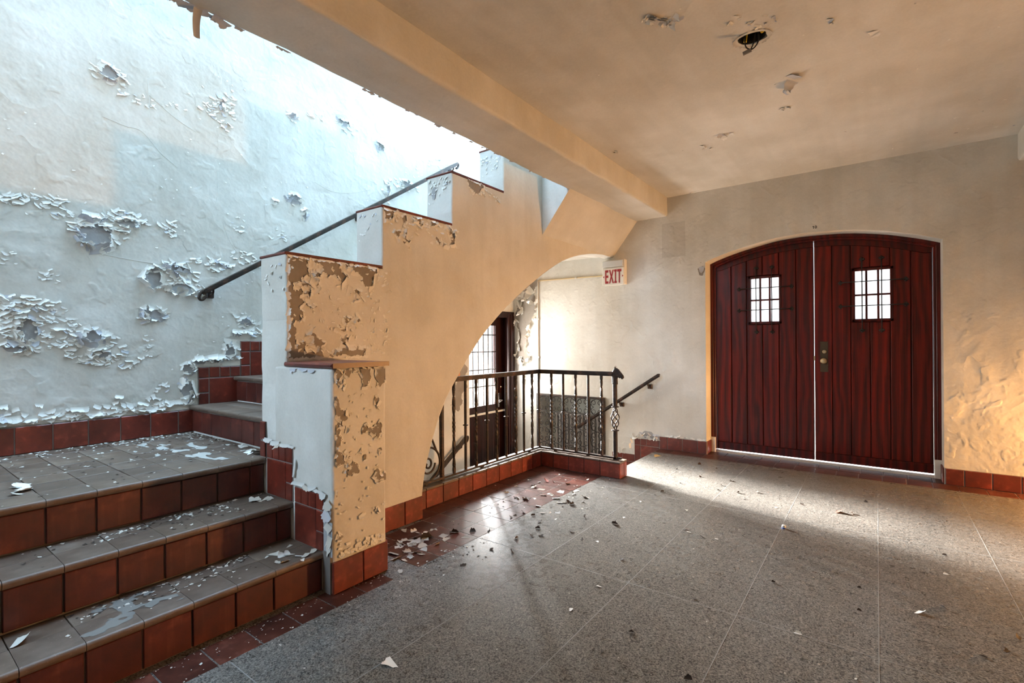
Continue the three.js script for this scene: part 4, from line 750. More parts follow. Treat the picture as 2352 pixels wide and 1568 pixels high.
const onWest = (a, b) => [-3.97, b, -a];
// ---- the tall west wall
{
  const set = new FlakeSet(westWall, 290), r = rng(31);
  const BARE = [[0.95, 1.90, 0.09, 0.095], [1.11, 2.005, 0.075, 0.03], [0.93, 2.0, 0.07, 0.025], [1.26, 1.655, 0.055, 0.075], [1.42, 1.60, 0.095, 0.05], [1.40, 1.735, 0.075, 0.03], [1.24, 1.41, 0.07, 0.05], [0.62, 1.29, 0.05, 0.085], [0.58, 1.185, 0.07, 0.025], [0.92, 1.255, 0.085, 0.05], [0.97, 1.145, 0.05, 0.03], [1.45, 0.885, 0.045, 0.085], [1.46, 1.03, 0.05, 0.045], [1.58, 1.075, 0.11, 0.025], [1.755, 1.15, 0.045, 0.09], [1.87, 1.275, 0.10, 0.025], [1.86, 1.39, 0.06, 0.03], [2.27, 2.43, 0.07, 0.045], [2.36, 2.32, 0.02, 0.055], [3.17, 3.16, 0.05, 0.04], [2.76, 3.25, 0.07, 0.035], [1.02, 2.96, 0.06, 0.04], [1.70, 3.02, 0.025, 0.05], [2.27, 3.14, 0.03, 0.03], [3.52, 2.87, 0.10, 0.03], [3.27, 2.75, 0.03, 0.07], [0.44, 0.78, 0.10, 0.02], [1.68, 1.80, 0.07, 0.02], [2.10, 2.36, 0.025, 0.028]];
  const field = (a, b) => { let m = -1; for (const [ca, cb, ra, rb] of BARE) { const da = (a - ca) / ra, db = (b - cb) / rb; m = Math.max(m, 1 - Math.sqrt(da * da + db * db)); } return m + 0.55 * fbm(a * 16, b * 16, 2, 3) - 0.12; };
  for (const [ca, cb, ra, rb] of BARE) {
    const one = (a, b) => { const da = (a - ca) / ra, db = (b - cb) / rb; return 1 - Math.sqrt(da * da + db * db) + 0.6 * fbm(a * 17, b * 17, 2, 3) - 0.08; };
    const edges = bareArea(westWall, 'x+', -3.9688 - 0.0004 * r(), ca - ra * 1.6, ca + ra * 1.6, cb - rb * 1.6, cb + rb * 1.6, Math.min(0.008, rb / 4), one, M.bare);
    const every = Math.max(1, Math.round(0.024 / Math.min(0.008, rb / 4)));
    for (let i = Math.floor(r() * every); i < edges.length; i += every) {
      const [a, b, g] = edges[i], s = 0.020 + 0.040 * r() * r() + 0.02 * Math.min(ra, rb) / 0.09, low = Math.sin(g) > 0.2;
      if (r() < 0.15) continue;
      const out = 0.35 * s;
      set.add('x+', onWest(a - Math.cos(g) * out, b - Math.sin(g) * out), g + (r() - 0.5) * 0.9, s * (0.9 + 0.9 * r()), s * (0.7 + 0.7 * r()), low ? (r() < 0.4 ? 2 : r() < 0.6 ? 1 : 0) : r() < 0.35 ? 1 : r() < 0.8 ? 0 : 2, r() < (low ? 0.35 : 0.12) ? M.flakeGrey : M.flake);
    }
  }
  // shingled flakes: [a, b, ra, rb, count, size]
  const SH = [[1.11, 2.02, 0.13, 0.07, 46, 0.032], [0.98, 1.95, 0.16, 0.12, 40, 0.034], [1.35, 2.02, 0.06, 0.05, 16, 0.028], [0.57, 2.04, 0.08, 0.035, 14, 0.030], [0.72, 2.06, 0.12, 0.04, 26, 0.030], [0.82, 1.99, 0.08, 0.04, 14, 0.024], [1.40, 1.68, 0.14, 0.12, 44, 0.036], [1.62, 1.80, 0.16, 0.05, 26, 0.032], [1.85, 1.88, 0.12, 0.05, 18, 0.028], [2.02, 1.86, 0.12, 0.04, 12, 0.024], [0.60, 1.38, 0.11, 0.13, 60, 0.036], [0.79, 1.28, 0.13, 0.11, 80, 0.027], [0.68, 1.42, 0.12, 0.06, 30, 0.026], [0.95, 1.18, 0.17, 0.10, 70, 0.027], [1.06, 1.10, 0.13, 0.05, 26, 0.028], [0.60, 1.22, 0.10, 0.06, 20, 0.035], [0.73, 1.61, 0.05, 0.05, 12, 0.024], [0.52, 1.70, 0.10, 0.05, 18, 0.018], [1.24, 1.41, 0.09, 0.06, 12, 0.032], [1.31, 1.43, 0.03, 0.03, 5, 0.03], [1.86, 1.38, 0.11, 0.07, 22, 0.030], [1.92, 1.30, 0.09, 0.03, 16, 0.034], [1.02, 2.95, 0.11, 0.06, 22, 0.024], [1.08, 2.87, 0.04, 0.03, 7, 0.022], [1.22, 2.84, 0.09, 0.05, 16, 0.016], [1.38, 2.88, 0.07, 0.03, 8, 0.015], [1.70, 2.98, 0.10, 0.11, 34, 0.024], [1.60, 2.94, 0.06, 0.06, 14, 0.02], [1.76, 3.12, 0.04, 0.05, 8, 0.022], [1.73, 2.86, 0.05, 0.03, 8, 0.024], [2.27, 3.14, 0.06, 0.05, 8, 0.026], [2.45, 3.22, 0.10, 0.05, 10, 0.024], [2.78, 3.25, 0.16, 0.08, 16, 0.026], [3.17, 3.16, 0.07, 0.05, 9, 0.024], [2.27, 2.43, 0.08, 0.05, 6, 0.030], [2.13, 2.10, 0.09, 0.06, 14, 0.022], [1.80, 2.10, 0.05, 0.05, 8, 0.022], [1.83, 2.19, 0.05, 0.03, 5, 0.018], [3.50, 2.85, 0.24, 0.07, 20, 0.032], [3.26, 2.74, 0.07, 0.12, 10, 0.032], [4.0, 3.2, 0.18, 0.08, 16, 0.026], [3.7, 3.05, 0.25, 0.12, 14, 0.022], [1.49, 1.60, 0.10, 0.05, 12, 0.03], [1.30, 0.90, 0.06, 0.05, 8, 0.024], [1.22, 1.20, 0.04, 0.08, 10, 0.02]];
  for (const [ca, cb, ra, rb, n, size] of SH) for (let i = 0; i < n; i++) {
    const q = Math.sqrt(r()), t = r() * Math.PI * 2, a = ca + ra * q * Math.cos(t), b = cb + rb * q * Math.sin(t); if (field(a, b) > 0.05) continue;
    const s = size * (0.55 + 0.8 * r());
    set.add('x+', onWest(a, b), -Math.PI / 2 + (r() - 0.5) * 1.5, s * (1.0 + 0.9 * r()), s * (0.5 + 0.45 * r()), r() < 0.74 ? 0 : r() < 0.9 ? 1 : 2, r() < 0.06 ? M.flakeGrey : M.flake);
  }
  // ragged hem above the baseboard and along the stepped skirting
  for (let a = -0.1; a < 1.47; a += 0.021) {
    set.add('x+', onWest(a + 0.02 * r(), 0.775 + 0.02 * r() + 0.02 * (a > 1.3 ? 1 : 0)), -Math.PI / 2 + (r() - 0.5) * 0.6, 0.05 + 0.06 * r(), 0.030 + 0.022 * r(), r() < 0.8 ? 0 : 1);
    if (r() < 0.75) set.add('x+', onWest(a + 0.03 * r(), 0.80 + 0.09 * r() * r()), -Math.PI / 2 + (r() - 0.5) * 1.2, 0.025 + 0.04 * r(), 0.02 + 0.025 * r(), r() < 0.5 ? 0 : 1);
  }
  for (let a = 1.53; a < 1.8; a += 0.045) set.add('x+', onWest(a, 1.11 + 0.015 * r()), -Math.PI / 2 + (r() - 0.5) * 0.5, 0.06 + 0.03 * r(), 0.05 + 0.02 * r(), 1);
  for (let a = 1.80; a < 2.2; a += 0.04) set.add('x+', onWest(a, 1.31 + 0.015 * r()), -Math.PI / 2 + (r() - 0.5) * 0.5, 0.055 + 0.03 * r(), 0.045 + 0.02 * r(), r() < 0.5 ? 0 : 1);
  // fine freckles
  for (let i = 0; i < 420; i++) { const a = 0.3 + 3.9 * r(), b = 0.85 + 2.5 * r(); if (b > 1.1 + 0.62 * a + 1.1 || fbm(a * 2, b * 2, 5, 3) < 0.02) continue; set.add('x+', onWest(a, b), -Math.PI / 2 + (r() - 0.5) * 2, 0.008 + 0.010 * r(), 0.006 + 0.008 * r(), r() < 0.5 ? 0 : 1); }
  bareArea(westWall, 'x+', -3.9675, 4.22, 4.34, 0.76, 0.90, 0.006, (a, b) => 0.5 - Math.hypot((a - 4.28) / 0.035, (b - 0.825) / 0.04) * 0.5 + 0.4 * fbm(a * 22, b * 22, 14, 3), new THREE.MeshStandardMaterial({ name: 'exposed_terracotta_block', color: lin(0.62, 0.27, 0.13), roughness: 0.9 }), 'exposed_block');
  // wall left of the street door, seen through the railing
  const edges = bareArea(westWall, 'x+', -3.9685, 4.15, 4.49, 0.25, 1.1, 0.012, (a, b) => 0.45 - Math.abs(a - 4.32 - 0.1 * (b - 0.7)) * 5 - Math.abs(b - 0.75) * 0.9 + 0.9 * fbm(a * 9, b * 9, 12, 4), M.bareBrown);
  for (let i = 0; i < edges.length; i += 5) set.add('x+', onWest(edges[i][0], edges[i][1]), edges[i][2] + Math.PI, 0.02, 0.015, 0);
  set.build();
}
// ---- the side of the parapet and the pier (paint gone to the brown coat)
{
  const set = new FlakeSet(parapet, 150), r = rng(57);
  const inBlock = (a, b) => a < 2.0 || b < 1.675;
  const block = (a, b) => { if (a < 1.392 || b > 1.668 || b < 1.118) return -1; const edge = 0.60 * sstep(0.13, 0.0, 1.668 - b) + 0.50 * sstep(0.07, 0, a - 1.39) + 0.42 * sstep(0.07, 0, b - 1.12); const fadeOut = 0.9 * sstep(1.85, 2.12, a); return edge - 0.18 - fadeOut + 0.95 * fbm(a * 11, b * 14, 21, 4) + 0.35 * fbm(a * 40, b * 40, 22, 2); };
  const step2 = (a, b) => { if (a < 2.028 || b > 2.054) return -1; return 0.55 * sstep(0.10, 0, 2.054 - b) * sstep(2.75, 2.3, a) + 0.45 * sstep(0.06, 0, a - 2.02) * sstep(1.9, 2.0, b) + 0.35 * sstep(0.12, 0, Math.hypot((a - 2.55) * 0.6, (b - 1.93) * 1.4)) - 0.33 + 0.85 * fbm(a * 15, b * 15, 24, 4); };
  const step3 = (a, b) => (b > 2.444 ? -1 : 0.5 - Math.hypot((a - 2.93) / 0.085, (b - 2.42) / 0.055) * 0.5 + 0.3 * fbm(a * 20, b * 20, 26, 3));
  const jobs = [[1.385, 2.12, 1.11, 1.68, block], [2.02, 2.78, 1.82, 2.06, step2], [2.8, 3.06, 2.33, 2.45, step3]];
  for (const [a0, a1, b0, b1, f] of jobs) {
    const edges = bareArea(parapet, 'x+', PX1 + 0.0022, a0, a1, b0, b1, 0.006, f, M.bareBrown);
    for (let i = Math.floor(r() * 4); i < edges.length; i += 5) { const [a, b, g] = edges[i], s = 0.014 + 0.030 * r() * r(); set.add('x+', [PX1 + 0.002, b - Math.sin(g) * s * 0.4, -(a - Math.cos(g) * s * 0.4)], g + (r() - 0.5) * 0.8, s * 1.6, s, r() < 0.5 ? 0 : 1); }
  }
  for (let i = 0; i < 170; i++) { const a = 1.40 + 0.68 * Math.pow(r(), 0.8), b = 1.13 + 0.52 * r(); set.add('x+', [PX1 + 0.002, b, -a], r() * 6.3, 0.010 + 0.020 * r(), 0.008 + 0.012 * r(), r() < 0.6 ? 0 : 1); }
  for (let i = 0; i < 70; i++) { const a = 2.05 + 0.66 * r(), b = 2.04 - 0.18 * r() * r(); set.add('x+', [PX1 + 0.002, b, -a], -1.57 + (r() - 0.5) * 2, 0.014 + 0.026 * r(), 0.012 + 0.020 * r(), r() < 0.5 ? 0 : 1); }
  for (let i = 0; i < 22; i++) set.add('x+', [PX1 + 0.002, 2.42 - 0.06 * r(), -(2.95 + 0.28 * r())], -1.57 + (r() - 0.5) * 2, 0.012 + 0.02 * r(), 0.012 + 0.014 * r(), 1);
  // ends of the parapet steps (facing the camera)
  for (const [z, y, n] of [[2.015, 2.04, 16], [2.652, 2.43, 34], [3.28, 2.80, 34], [1.38, 1.63, 10]]) for (let i = 0; i < n; i++) set.add('z+', [PX0 + 0.02 + 0.22 * r(), y - 0.20 * r() * r(), -z + 0.002], -1.57 + (r() - 0.5) * 2, 0.010 + 0.020 * r(), 0.008 + 0.014 * r(), r() < 0.6 ? 0 : 1, r() < 0.2 ? M.flakeGrey : M.flake);
  bareArea(parapet, 'z+', -2.648, -2.72, -2.66, 2.28, 2.38, 0.005, (a, b) => 0.5 - Math.hypot((a + 2.69) / 0.02, (b - 2.33) / 0.04) * 0.5 + 0.4 * fbm(a * 40, b * 40, 30, 2), M.bare);
  set.build(0.0005);
}
{
  const set = new FlakeSet(pier, 90), r = rng(63);
  const f = (a, b) => { if (a < 1.395 || a > 1.69 || b < 0.18 || b > 1.07) return -1; return 0.40 * sstep(0.10, 0, 1.075 - b) + 0.30 * sstep(0.05, 0, a - 1.39) + 0.22 * sstep(0.16, 0, Math.hypot((a - 1.52), (b - 0.62) * 0.8)) + 0.25 * sstep(0.04, 0, Math.abs(a - 1.655)) * sstep(0.3, 0.7, b) - 0.34 + 0.85 * fbm(a * 16, b * 12, 41, 4) + 0.25 * fbm(a * 45, b * 45, 42, 2); };
  const edges = bareArea(pier, 'x+', -2.0838, 1.39, 1.70, 0.17, 1.08, 0.006, f, M.bareBrown);
  for (let i = 2; i < edges.length; i += 5) { const [a, b, g] = edges[i], s = 0.010 + 0.02 * r() * r(); set.add('x+', [-2.086, b - Math.sin(g) * s * 0.4, -(a - Math.cos(g) * s * 0.4)], g + (r() - 0.5) * 0.8, s * 1.5, s, r() < 0.5 ? 0 : 1); }
  for (let i = 0; i < 60; i++) set.add('x+', [-2.086, 0.18 + 0.06 * r() * r(), -(1.41 + 0.27 * r())], -1.57 + (r() - 0.5), 0.012 + 0.02 * r(), 0.010 + 0.016 * r(), r() < 0.6 ? 0 : 1);
  for (let i = 0; i < 60; i++) set.add('x+', [-2.086, 0.25 + 0.8 * r(), -(1.41 + 0.27 * r())], r() * 6.3, 0.008 + 0.014 * r(), 0.006 + 0.010 * r(), 0);
  // torn hem on the camera side above the skirting
  bareArea(pier, 'z+', -1.3705, -2.155, -2.085, 0.18, 0.50, 0.006, (a, b) => 0.3 - Math.abs(a + 2.125) * 6 - sstep(0.42, 0.5, b) + 0.35 * fbm(a * 20, b * 14, 51, 3), M.bare);
  for (const [x, y, w, l, c, phi, m] of [[-2.68, 0.685, 0.10, 0.030, 0, -1.6, 0], [-2.60, 0.678, 0.11, 0.030, 0, -1.5, 0], [-2.565, 0.672, 0.03, 0.045, 1, -1.9, 2], [-2.50, 0.674, 0.12, 0.022, 0, -1.5, 0], [-2.44, 0.672, 0.06, 0.016, 0, -1.6, 0], [-2.42, 0.56, 0.10, 0.024, 0, -0.2, 0], [-2.37, 0.495, 0.12, 0.030, 0, -1.5, 0], [-2.30, 0.488, 0.06, 0.030, 1, -1.8, 2], [-2.27, 0.49, 0.11, 0.030, 0, -1.4, 0], [-2.20, 0.485, 0.10, 0.028, 0, -1.7, 0], [-2.155, 0.48, 0.05, 0.045, 0, -1.8, 0], [-2.10, 0.44, 0.06, 0.06, 0, -2.2, 2], [-2.108, 0.39, 0.06, 0.055, 1, -2.4, 1], [-2.10, 0.335, 0.05, 0.06, 0, -2.0, 2], [-2.10, 0.28, 0.04, 0.07, 0, -1.7, 2], [-2.11, 0.225, 0.04, 0.05, 0, -1.6, 2], [-2.42, 1.072, 0.06, 0.026, 0, -1.5, 1], [-2.33, 1.075, 0.08, 0.020, 0, -1.6, 1], [-2.25, 1.072, 0.06, 0.022, 0, -1.6, 1]]) set.add('z+', [x, y, -1.369], phi, w, l, c, [M.flakeWall, M.flakeGrey, M.flakeDust][m]);
  set.build(0.0004);
}
// ---- door wall: torn corner by the street door, the cluster over the skirting, the single scab by the arch
{
  const set = new FlakeSet(northWall, 120), r = rng(71);
  const f = (a, b) => 0.55 - Math.abs(a + 3.80 - 0.10 * sstep(1.3, 1.9, b)) * (b > 1.5 ? 3.6 : 6) - 0.6 * sstep(1.0, 0.7, b) + 0.7 * fbm(a * 11, b * 7, 81, 4);
  const edges = bareArea(northWall, 'z+', -5.4088, -3.96, -3.58, 0.6, 2.05, 0.010, f, M.bareBrown);
  for (let i = 1; i < edges.length; i += 3) { const [a, b, g] = edges[i], s = 0.025 + 0.05 * r() * r(); set.add('z+', [a - Math.cos(g) * s * 0.3, b - Math.sin(g) * s * 0.3, -5.409], g + (r() - 0.5) * 0.8, s * 1.7, s * 1.2, r() < 0.4 ? 1 : 2); }
  for (const [x, y, w, l, phi] of [[-3.72, 1.85, 0.10, 0.16, -1.9], [-3.80, 1.78, 0.09, 0.14, -1.4], [-3.66, 1.90, 0.12, 0.14, -2.4], [-3.87, 1.62, 0.08, 0.18, -1.2], [-3.66, 1.74, 0.07, 0.16, -2.2], [-3.72, 1.30, 0.06, 0.12, -2.3], [-3.70, 1.10, 0.07, 0.14, -2.0], [-3.76, 0.98, 0.06, 0.12, -1.2]]) set.add('z+', [x, y, -5.405], phi, w, l, 2);
  const clus = (a, b) => 0.4 - Math.hypot((a + 2.10) / 0.15, (b - 0.13) / 0.055) * 0.5 + 0.4 * fbm(a * 18, b * 18, 83, 3);
  bareArea(northWall, 'z+', -5.409, -2.30, -1.9, 0.06, 0.22, 0.007, clus, M.bare);
  for (let i = 0; i < 26; i++) set.add('z+', [-2.25 + 0.3 * r(), 0.10 + 0.09 * r() * r(), -5.407], -1.57 + (r() - 0.5) * 2.4, 0.03 + 0.04 * r(), 0.025 + 0.03 * r(), r() < 0.4 ? 1 : 2, r() < 0.25 ? M.flakeGrey : M.flake);
  for (const [x, y] of [[-2.26, 0.06], [-2.28, 0.0], [-2.29, -0.06], [-2.36, -0.08], [-2.41, -0.08]]) set.add('z+', [x, y, -5.406], Math.PI + (r() - 0.5), 0.07, 0.05, 1);
  for (let i = 0; i < 16; i++) set.add('z+', [-1.93 + 0.48 * r(), 0.15 + 0.012 * r(), -5.408], -1.57 + (r() - 0.5), 0.03 + 0.03 * r(), 0.014 + 0.012 * r(), r() < 0.6 ? 0 : 1);
  bareArea(northWall, 'z+', -5.409, -1.56, -1.44, 1.85, 2.05, 0.005, (a, b) => 0.5 - Math.hypot((a + 1.492) / 0.030, (b - 1.945) / 0.065) * 0.5 + 0.5 * fbm(a * 24, b * 24, 85, 3), M.bareBrown);
  set.add('z+', [-1.492, 1.985, -5.405], -1.5, 0.055, 0.09, 0, M.flakeGrey);
  for (let i = 0; i < 40; i++) { const b = 0.5 + 0.4 * r(); set.add('z+', [-2.5 + 0.6 * r(), b, -5.409], r() * 6, 0.006 + 0.01 * r(), 0.006 + 0.008 * r(), 0); }
  // rubbed rectangle where a notice hung
  set.build(0.0005);
}
// ---- ceiling: curls round the lamp hole and loose scales
{
  const set = new FlakeSet(ceiling, 60), r = rng(83);
  const C = (x, z, n, spread, size, cls) => { for (let i = 0; i < n; i++) set.add('y-', [x + (r() - 0.5) * spread, 2.785, z + (r() - 0.5) * spread], r() * 6.3, size * (0.6 + r()), size * (0.6 + 0.8 * r()), cls ?? (r() < 0.5 ? 0 : 1), r() < 0.5 ? M.flakeGrey : M.flake); };
  C(-0.87, -2.36, 9, 0.09, 0.035, 1); C(-0.81, -2.44, 9, 0.08, 0.035, 1); C(-0.56, -2.62, 4, 0.06, 0.026); C(-0.47, -2.70, 7, 0.12, 0.022); C(-0.41, -2.73, 4, 0.06, 0.02); C(-0.18, -2.92, 4, 0.06, 0.026); C(0.0, -3.17, 2, 0.03, 0.04, 0); C(-0.49, -3.82, 4, 0.05, 0.025, 1); C(-0.92, -4.05, 7, 0.10, 0.04); C(-1.12, -4.22, 8, 0.16, 0.03); C(-1.56, -5.35, 3, 0.06, 0.03); C(-1.75, -3.82, 3, 0.04, 0.022, 1); C(0.58, -4.70, 3, 0.3, 0.014); C(0.7, -5.1, 6, 0.4, 0.016);
  set.add('y-', [-0.41, 2.785, -3.40], 0.5, 0.10, 0.10, 1, M.flakeGrey); set.add('y-', [-0.40, 2.785, -3.45], -2.6, 0.09, 0.10, 2, M.flakeGrey); set.add('y-', [-0.43, 2.785, -3.50], 2.6, 0.07, 0.09, 2, M.flakeGrey);
  for (let i = 0; i < 60; i++) { const x = -1.7 + 2.4 * r(), z = -2.2 - 3.1 * r(); set.add('y-', [x, 2.785, z], r() * 6, 0.006 + 0.012 * r(), 0.006 + 0.010 * r(), r() < 0.6 ? 0 : 1); }
  // crumbled rim of the hole
  for (let i = 0; i < 18; i++) { const a = i / 18 * 6.283; set.add('y-', [HOLE[0] + 0.084 * Math.cos(a), 2.784, HOLE[1] + 0.066 * Math.sin(a)], a * 1, 0.02 + 0.015 * r(), 0.012, 0, M.flakeDust); }
  set.build(0.0003);
  const bs = new FlakeSet(beam, 40);
  for (let i = 0; i < 14; i++) bs.add('y-', [-2.225, 2.578, -0.70 - 0.30 * r()], Math.PI + (r() - 0.5), 0.05 + 0.05 * r(), 0.03 + 0.02 * r(), 0, M.flakeGrey);
  for (let i = 0; i < 26; i++) bs.add('y-', [-2.22, 2.577, -0.9 - 2.6 * r()], Math.PI + (r() - 0.5), 0.02 + 0.03 * r(), 0.014 + 0.012 * r(), 0, M.flakeGrey);
  bs.build(0.0004);
  const strip = []; { const P = [], I = []; for (let i = 0; i <= 10; i++) { const t = i / 10, y = 2.575 - 0.125 * t, c = 0.022 * Math.sin(t * 2.4); for (const s of [-1, 0, 1]) P.push(-2.232 + c * 0.4 + (s ? 0.006 : 0), y, -0.862 + s * (0.016 - 0.004 * t) + c * 0.5); } for (let i = 0; i < 10; i++) for (const k of [0, 1]) { const a = i * 3 + k; I.push(a, a + 1, a + 4, a, a + 4, a + 3); } const g = new THREE.BufferGeometry(); g.setAttribute('position', new THREE.Float32BufferAttribute(P, 3)); g.setIndex(I); g.computeVertexNormals(); strip.push(g); }
  mesh('hanging_paint_strip', strip[0], M.flakeGrey, beam);
}

// hairline cracks where the paint has lifted along a line
for (const pts of [[[0.94, 1.785], [1.10, 1.765], [1.30, 1.755], [1.48, 1.775]], [[1.235, 2.72], [1.232, 2.86], [1.225, 3.0]], [[1.23, 2.90], [1.38, 2.80], [1.52, 2.74]], [[0.98, 2.66], [1.10, 2.64], [1.18, 2.64], [1.30, 2.52], [1.40, 2.45]], [[1.02, 3.42], [1.00, 3.28], [0.97, 3.15]], [[1.66, 2.5], [1.665, 2.35], [1.65, 2.25]], [[1.70, 2.12], [1.74, 2.0], [1.80, 1.90]], [[2.46, 2.62], [2.62, 2.58], [2.85, 2.62], [3.05, 2.70]]]) mesh('paint_crack', tube(pts.map(([a, b]) => [-3.9695, b, -a]), 0.0010, 24, 4), M.flake, westWall);
// paint residue trodden into the landing and the steps
bareArea(entry, 'y+', LV[2] + 0.0012, -3.75, -2.85, 0.75, 1.40, 0.010, (a, b) => 0.42 - Math.abs(b - 1.20 - 0.12 * (a + 3.2)) * 2.2 - 0.35 * Math.abs(a + 3.25) + 0.75 * fbm(a * 10, b * 22, 91, 4) - 0.34, M.residue, 'paint_residue');
bareArea(entry, 'y+', LV[0] + 0.0012, -2.42, -2.19, 0.45, 0.80, 0.008, (a, b) => 0.04 - Math.abs(b - 0.62) * 1.1 + 0.7 * fbm(a * 18, b * 14, 93, 4) - 0.18, M.residueDark, 'paint_residue');
// ================================================================ LITTER ON FLOOR AND STEPS
const lr = rng(1234);
function litter(name, label, group, category, at, size, cls, mat, w = 1.2) {
  const g = flakePool[cls][Math.floor(lr() * 18)], o = new THREE.Mesh(g, mat); o.name = numbered(name);
  flakeMatrix('y+', [at[0], at[1], at[2]], lr() * 6.283, size * w, size, 0.0012).decompose(o.position, o.quaternion, o.scale);
  tag(o, label, category, group); put(scene, o); return o;
}
const around = (x, z, rx, rz) => [x + rx * (lr() + lr() - 1), z + rz * (lr() + lr() - 1)];
litter('paint_flake', 'large white paint flake lying alone on the foreground terrazzo', null, 'paint flake', [-1.467, 0, -1.223], 0.055, 0, M.flake, 1.4);
for (let i = 0; i < 46; i++) { let [x, z] = around(-2.24, -1.98, 0.24, 0.32); x = Math.max(x, z > -1.72 ? -2.02 : -2.47); const tan = lr() < 0.7; litter('paint_flake', tan ? 'tan dusty paint flake in the litter at the foot of the pier' : 'pale paint flake in the litter at the foot of the pier', tan ? 'tan flakes beside the pier' : 'pale flakes beside the pier', 'paint flake', [x, 0.001, z], 0.016 + 0.034 * lr() * lr() + 0.008, lr() < 0.75 ? 0 : 1, tan ? M.flakeTan : M.flakeDust, 1.5); }
for (let i = 0; i < 12; i++) { const [x, z] = around(-2.27, -1.24, 0.13, 0.11); litter('paint_flake', 'paint flake on the lowest entry step against the parapet', 'paint flakes on the lowest step', 'paint flake', [Math.max(x, -2.41), LV[0], Math.max(z, -1.34)], 0.018 + 0.026 * lr(), lr() < 0.6 ? 0 : 1, lr() < 0.7 ? M.flakeDust : M.flakeWall, 1.5); }
for (let i = 0; i < 7; i++) { const [x, z] = around(-2.58, -1.26, 0.07, 0.08); litter('paint_flake', 'paint flake on the middle entry step against the parapet', 'paint flakes on the middle step', 'paint flake', [x, LV[1], Math.max(z, -1.34)], 0.025 + 0.025 * lr(), 0, M.flakeDust); }
for (let i = 0; i < 14; i++) { const [x, z] = around(-3.0, -1.40, 0.35, 0.06); litter('paint_flake', 'paint flake on the landing against the first upper riser', 'paint flakes on the landing', 'paint flake', [Math.max(x, -3.9), LV[2], Math.max(-1.44, z)], 0.022 + 0.03 * lr(), lr() < 0.7 ? 0 : 1, lr() < 0.5 ? M.flakeDust : M.flake); }
for (let i = 0; i < 5; i++) { const [x, z] = around(-2.98, -0.45, 0.10, 0.05); litter('paint_flake', 'white paint flake at the left end of the landing', 'white flakes at the left of the landing', 'paint flake', [x, LV[2], z], 0.04 + 0.03 * lr(), 0, M.flake); }
litter('paint_flake', 'grey paint flake on the lowest step at the left edge', null, 'paint flake', [-2.36, LV[0], -0.335], 0.06, 1, M.flakeDust);
for (let i = 0; i < 34; i++) { let [x, z] = around(-2.15, -3.35, 0.42, 0.55); z = Math.max(-3.96, z); x = Math.max(-2.58, x); const tan = lr() < 0.6; litter('paint_flake', tan ? 'tan dusty paint flake on the tiles inside the kerb corner' : 'white paint flake on the tiles inside the kerb corner', tan ? 'tan flakes by the railing' : 'white flakes by the railing', 'paint flake', [x, 0.001, z], 0.018 + 0.026 * lr(), lr() < 0.6 ? 0 : 1, tan ? M.flakeTan : M.flake, 1.4); }
for (let i = 0; i < 22; i++) { const [x, z] = around(-1.85, -2.6, 0.5, 0.9); litter('dead_leaf', 'dark dead leaf scrap on the tiles and terrazzo near the kerb', 'dead leaf scraps near the kerb', 'leaf', [Math.max(-2.5, x), 0.001, Math.max(-3.9, z)], 0.020 + 0.022 * lr(), 1 + (lr() < 0.5 ? 1 : 0), M.leaf); }
for (let i = 0; i < 44; i++) { const x = -1.6 + 2.3 * lr(), z = -5.0 + 3.3 * lr(); litter('dead_leaf', 'dark dead leaf scrap on the open terrazzo', 'dead leaf scraps on the open floor', 'leaf', [x, 0.001, z], 0.014 + 0.020 * lr() * lr(), lr() < 0.5 ? 1 : 2, M.leaf); }
litter('dead_leaf', 'black crumpled leaf on the border tiles by the pier', null, 'leaf', [-2.242, 0.002, -2.112], 0.07, 2, M.leaf, 1.3);
litter('dead_leaf', 'black crumpled leaf on the border tiles past the pier', null, 'leaf', [-2.152, 0.002, -2.288], 0.05, 2, M.leaf);
litter('paper_scrap', 'dark red scrap in the kerb corner litter', null, 'scrap', [-2.278, 0.002, -3.594], 0.06, 1, M.leafRed);
litter('dead_leaf', 'dry tan leaf by the baseboard left of the arched door', null, 'leaf', [-1.83, 0.001, -5.02], 0.06, 0, M.leafTan, 1.5);
litter('paint_flake', 'red-edged chip on the floor in front of the door', null, 'paint flake', [-0.236, 0.001, -4.11], 0.05, 1, M.leafRed);
litter('glass_chip', 'pale clear chip on the terrazzo at the right', null, 'chip', [0.134, 0.001, -2.801], 0.035, 1, M.flake);
for (let i = 0; i < 16; i++) { const x = -1.7 + 2.2 * lr(), z = -1.4 - 2.6 * lr(); litter('paint_flake', 'small white paint chip scattered on the open terrazzo', 'white chips on the open floor', 'paint flake', [x, 0.001, z], 0.012 + 0.012 * lr(), 0, M.flake); }
{
  const cap = thing('bottle_cap', [-0.483, 0.012, -3.549], 'small white and blue cap standing on the terrazzo', 'cap');
  const c = new THREE.LatheGeometry([[0, 0.012], [0.010, 0.012], [0.012, 0.008], [0.012, -0.012], [0, -0.012]].map((p) => new THREE.Vector2(...p)), 14); mesh('shell', c, M.signWhite, cap, [-0.483, 0.012, -3.549]);
  mesh('band', new THREE.CylinderGeometry(0.0126, 0.0126, 0.008, 14), new THREE.MeshStandardMaterial({ name: 'blue_band', color: lin(0.03, 0.08, 0.35), roughness: 0.5 }), cap, [-0.483, 0.006, -3.549]);
}
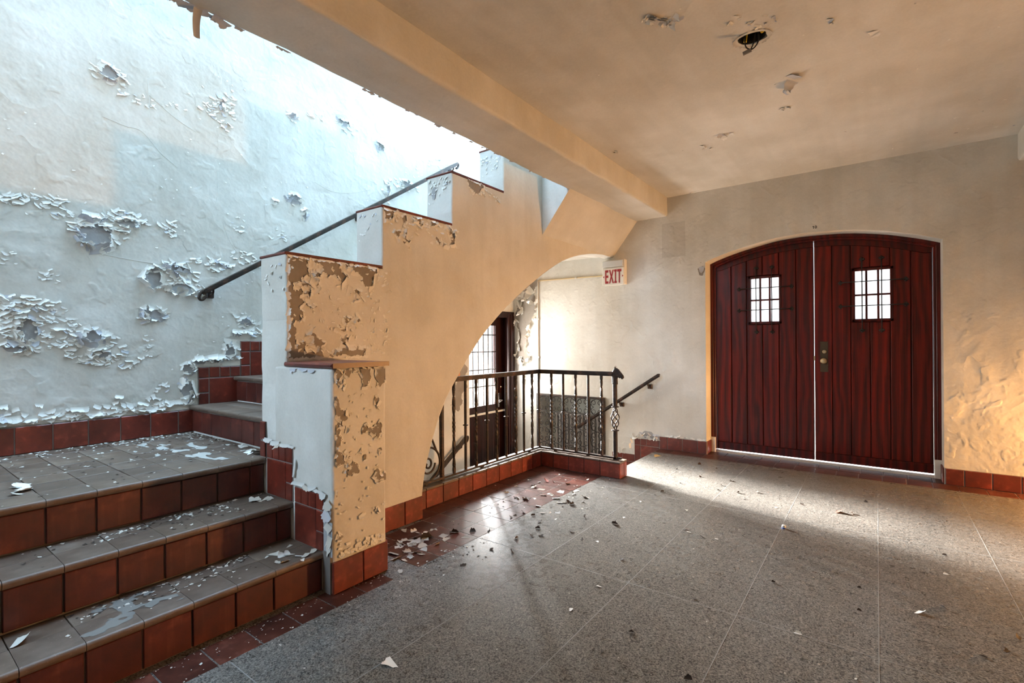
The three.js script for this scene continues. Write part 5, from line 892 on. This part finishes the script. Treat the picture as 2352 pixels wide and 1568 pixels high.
{ // crumbs nobody could count
  const keep = scene.children.filter((o) => /^(paint_flake|paper_scrap|dead_leaf|glass_chip)/.test(o.name)).map((o) => [o.position, 0.03 + 1.3 * Math.max(o.scale.x, o.scale.y)]);
  const crumbs = [[], []], drop = (x, y, z, s, m) => { if (keep.some(([p, d]) => Math.hypot(p.x - x, p.z - z) < d && Math.abs(p.y - y) < 0.05)) return; const g = flakePool[0][Math.floor(lr() * 18)].clone(); g.applyMatrix4(flakeMatrix('y+', [x, y, z], lr() * 6.283, s, s, 0.001)); crumbs[m].push(g); };
  for (let i = 0; i < 300; i++) { const z = -1.75 + 1.6 * lr(); drop(-2.14 + 0.32 * lr() * lr(), 0.0015, z, 0.004 + 0.007 * lr() * lr(), lr() < 0.4 ? 1 : 0); }
  for (let i = 0; i < 260; i++) { const [x, z] = around(-2.1, -2.0, 0.4, 0.5); if (x > -2.49 && !(x < -2.07 && z > -1.72)) drop(x, 0.001, z, 0.006 + 0.010 * lr(), lr() < 0.4 ? 1 : 0); }
  for (let i = 0; i < 240; i++) { const [x, z] = around(-2.1, -3.3, 0.5, 0.7); if (x > -2.6 && z > -3.98) drop(x, 0.001, z, 0.006 + 0.012 * lr(), lr() < 0.5 ? 1 : 0); }
  for (let s = 0; s < 2; s++) for (let i = 0; i < 330; i++) { const q = lr() * lr(); drop(NOSE[s + 1] + 0.0 + 0.24 * lr() * lr() + 0.01, LV[s], -1.34 + 1.15 * q, 0.005 + 0.012 * lr(), lr() < 0.4 ? 1 : 0); }
  for (let i = 0; i < 520; i++) { const q = lr(); drop(-2.74 - 1.2 * lr(), LV[2], q < 0.5 ? -1.46 + 0.16 * lr() * lr() : -1.45 + 1.2 * lr(), 0.005 + 0.013 * lr(), lr() < 0.3 ? 1 : 0); }
  for (let i = 0; i < 260; i++) drop(-3.95 + 0.25 * lr() * lr(), LV[2], -1.45 + 1.3 * lr(), 0.006 + 0.014 * lr(), 0);
  for (let i = 0; i < 300; i++) { const x = -1.8 + 2.4 * lr(), z = -0.7 - 4.3 * lr(); drop(x, 0.0005, z, 0.004 + 0.006 * lr(), lr() < 0.5 ? 1 : 0); }
  const o = thing('paint_crumbs', [-2.2, 0, -1.6], 'fine crumbs of paint and plaster strewn over steps and floor', 'crumbs', null, 'stuff');
  mesh('pale_crumbs', mergeGeometries(crumbs[0]), M.flakeDust, o).userData.kind = 'stuff'; mesh('dark_crumbs', mergeGeometries(crumbs[1]), M.leaf, o).userData.kind = 'stuff';
}
renderer.render(scene, camera);
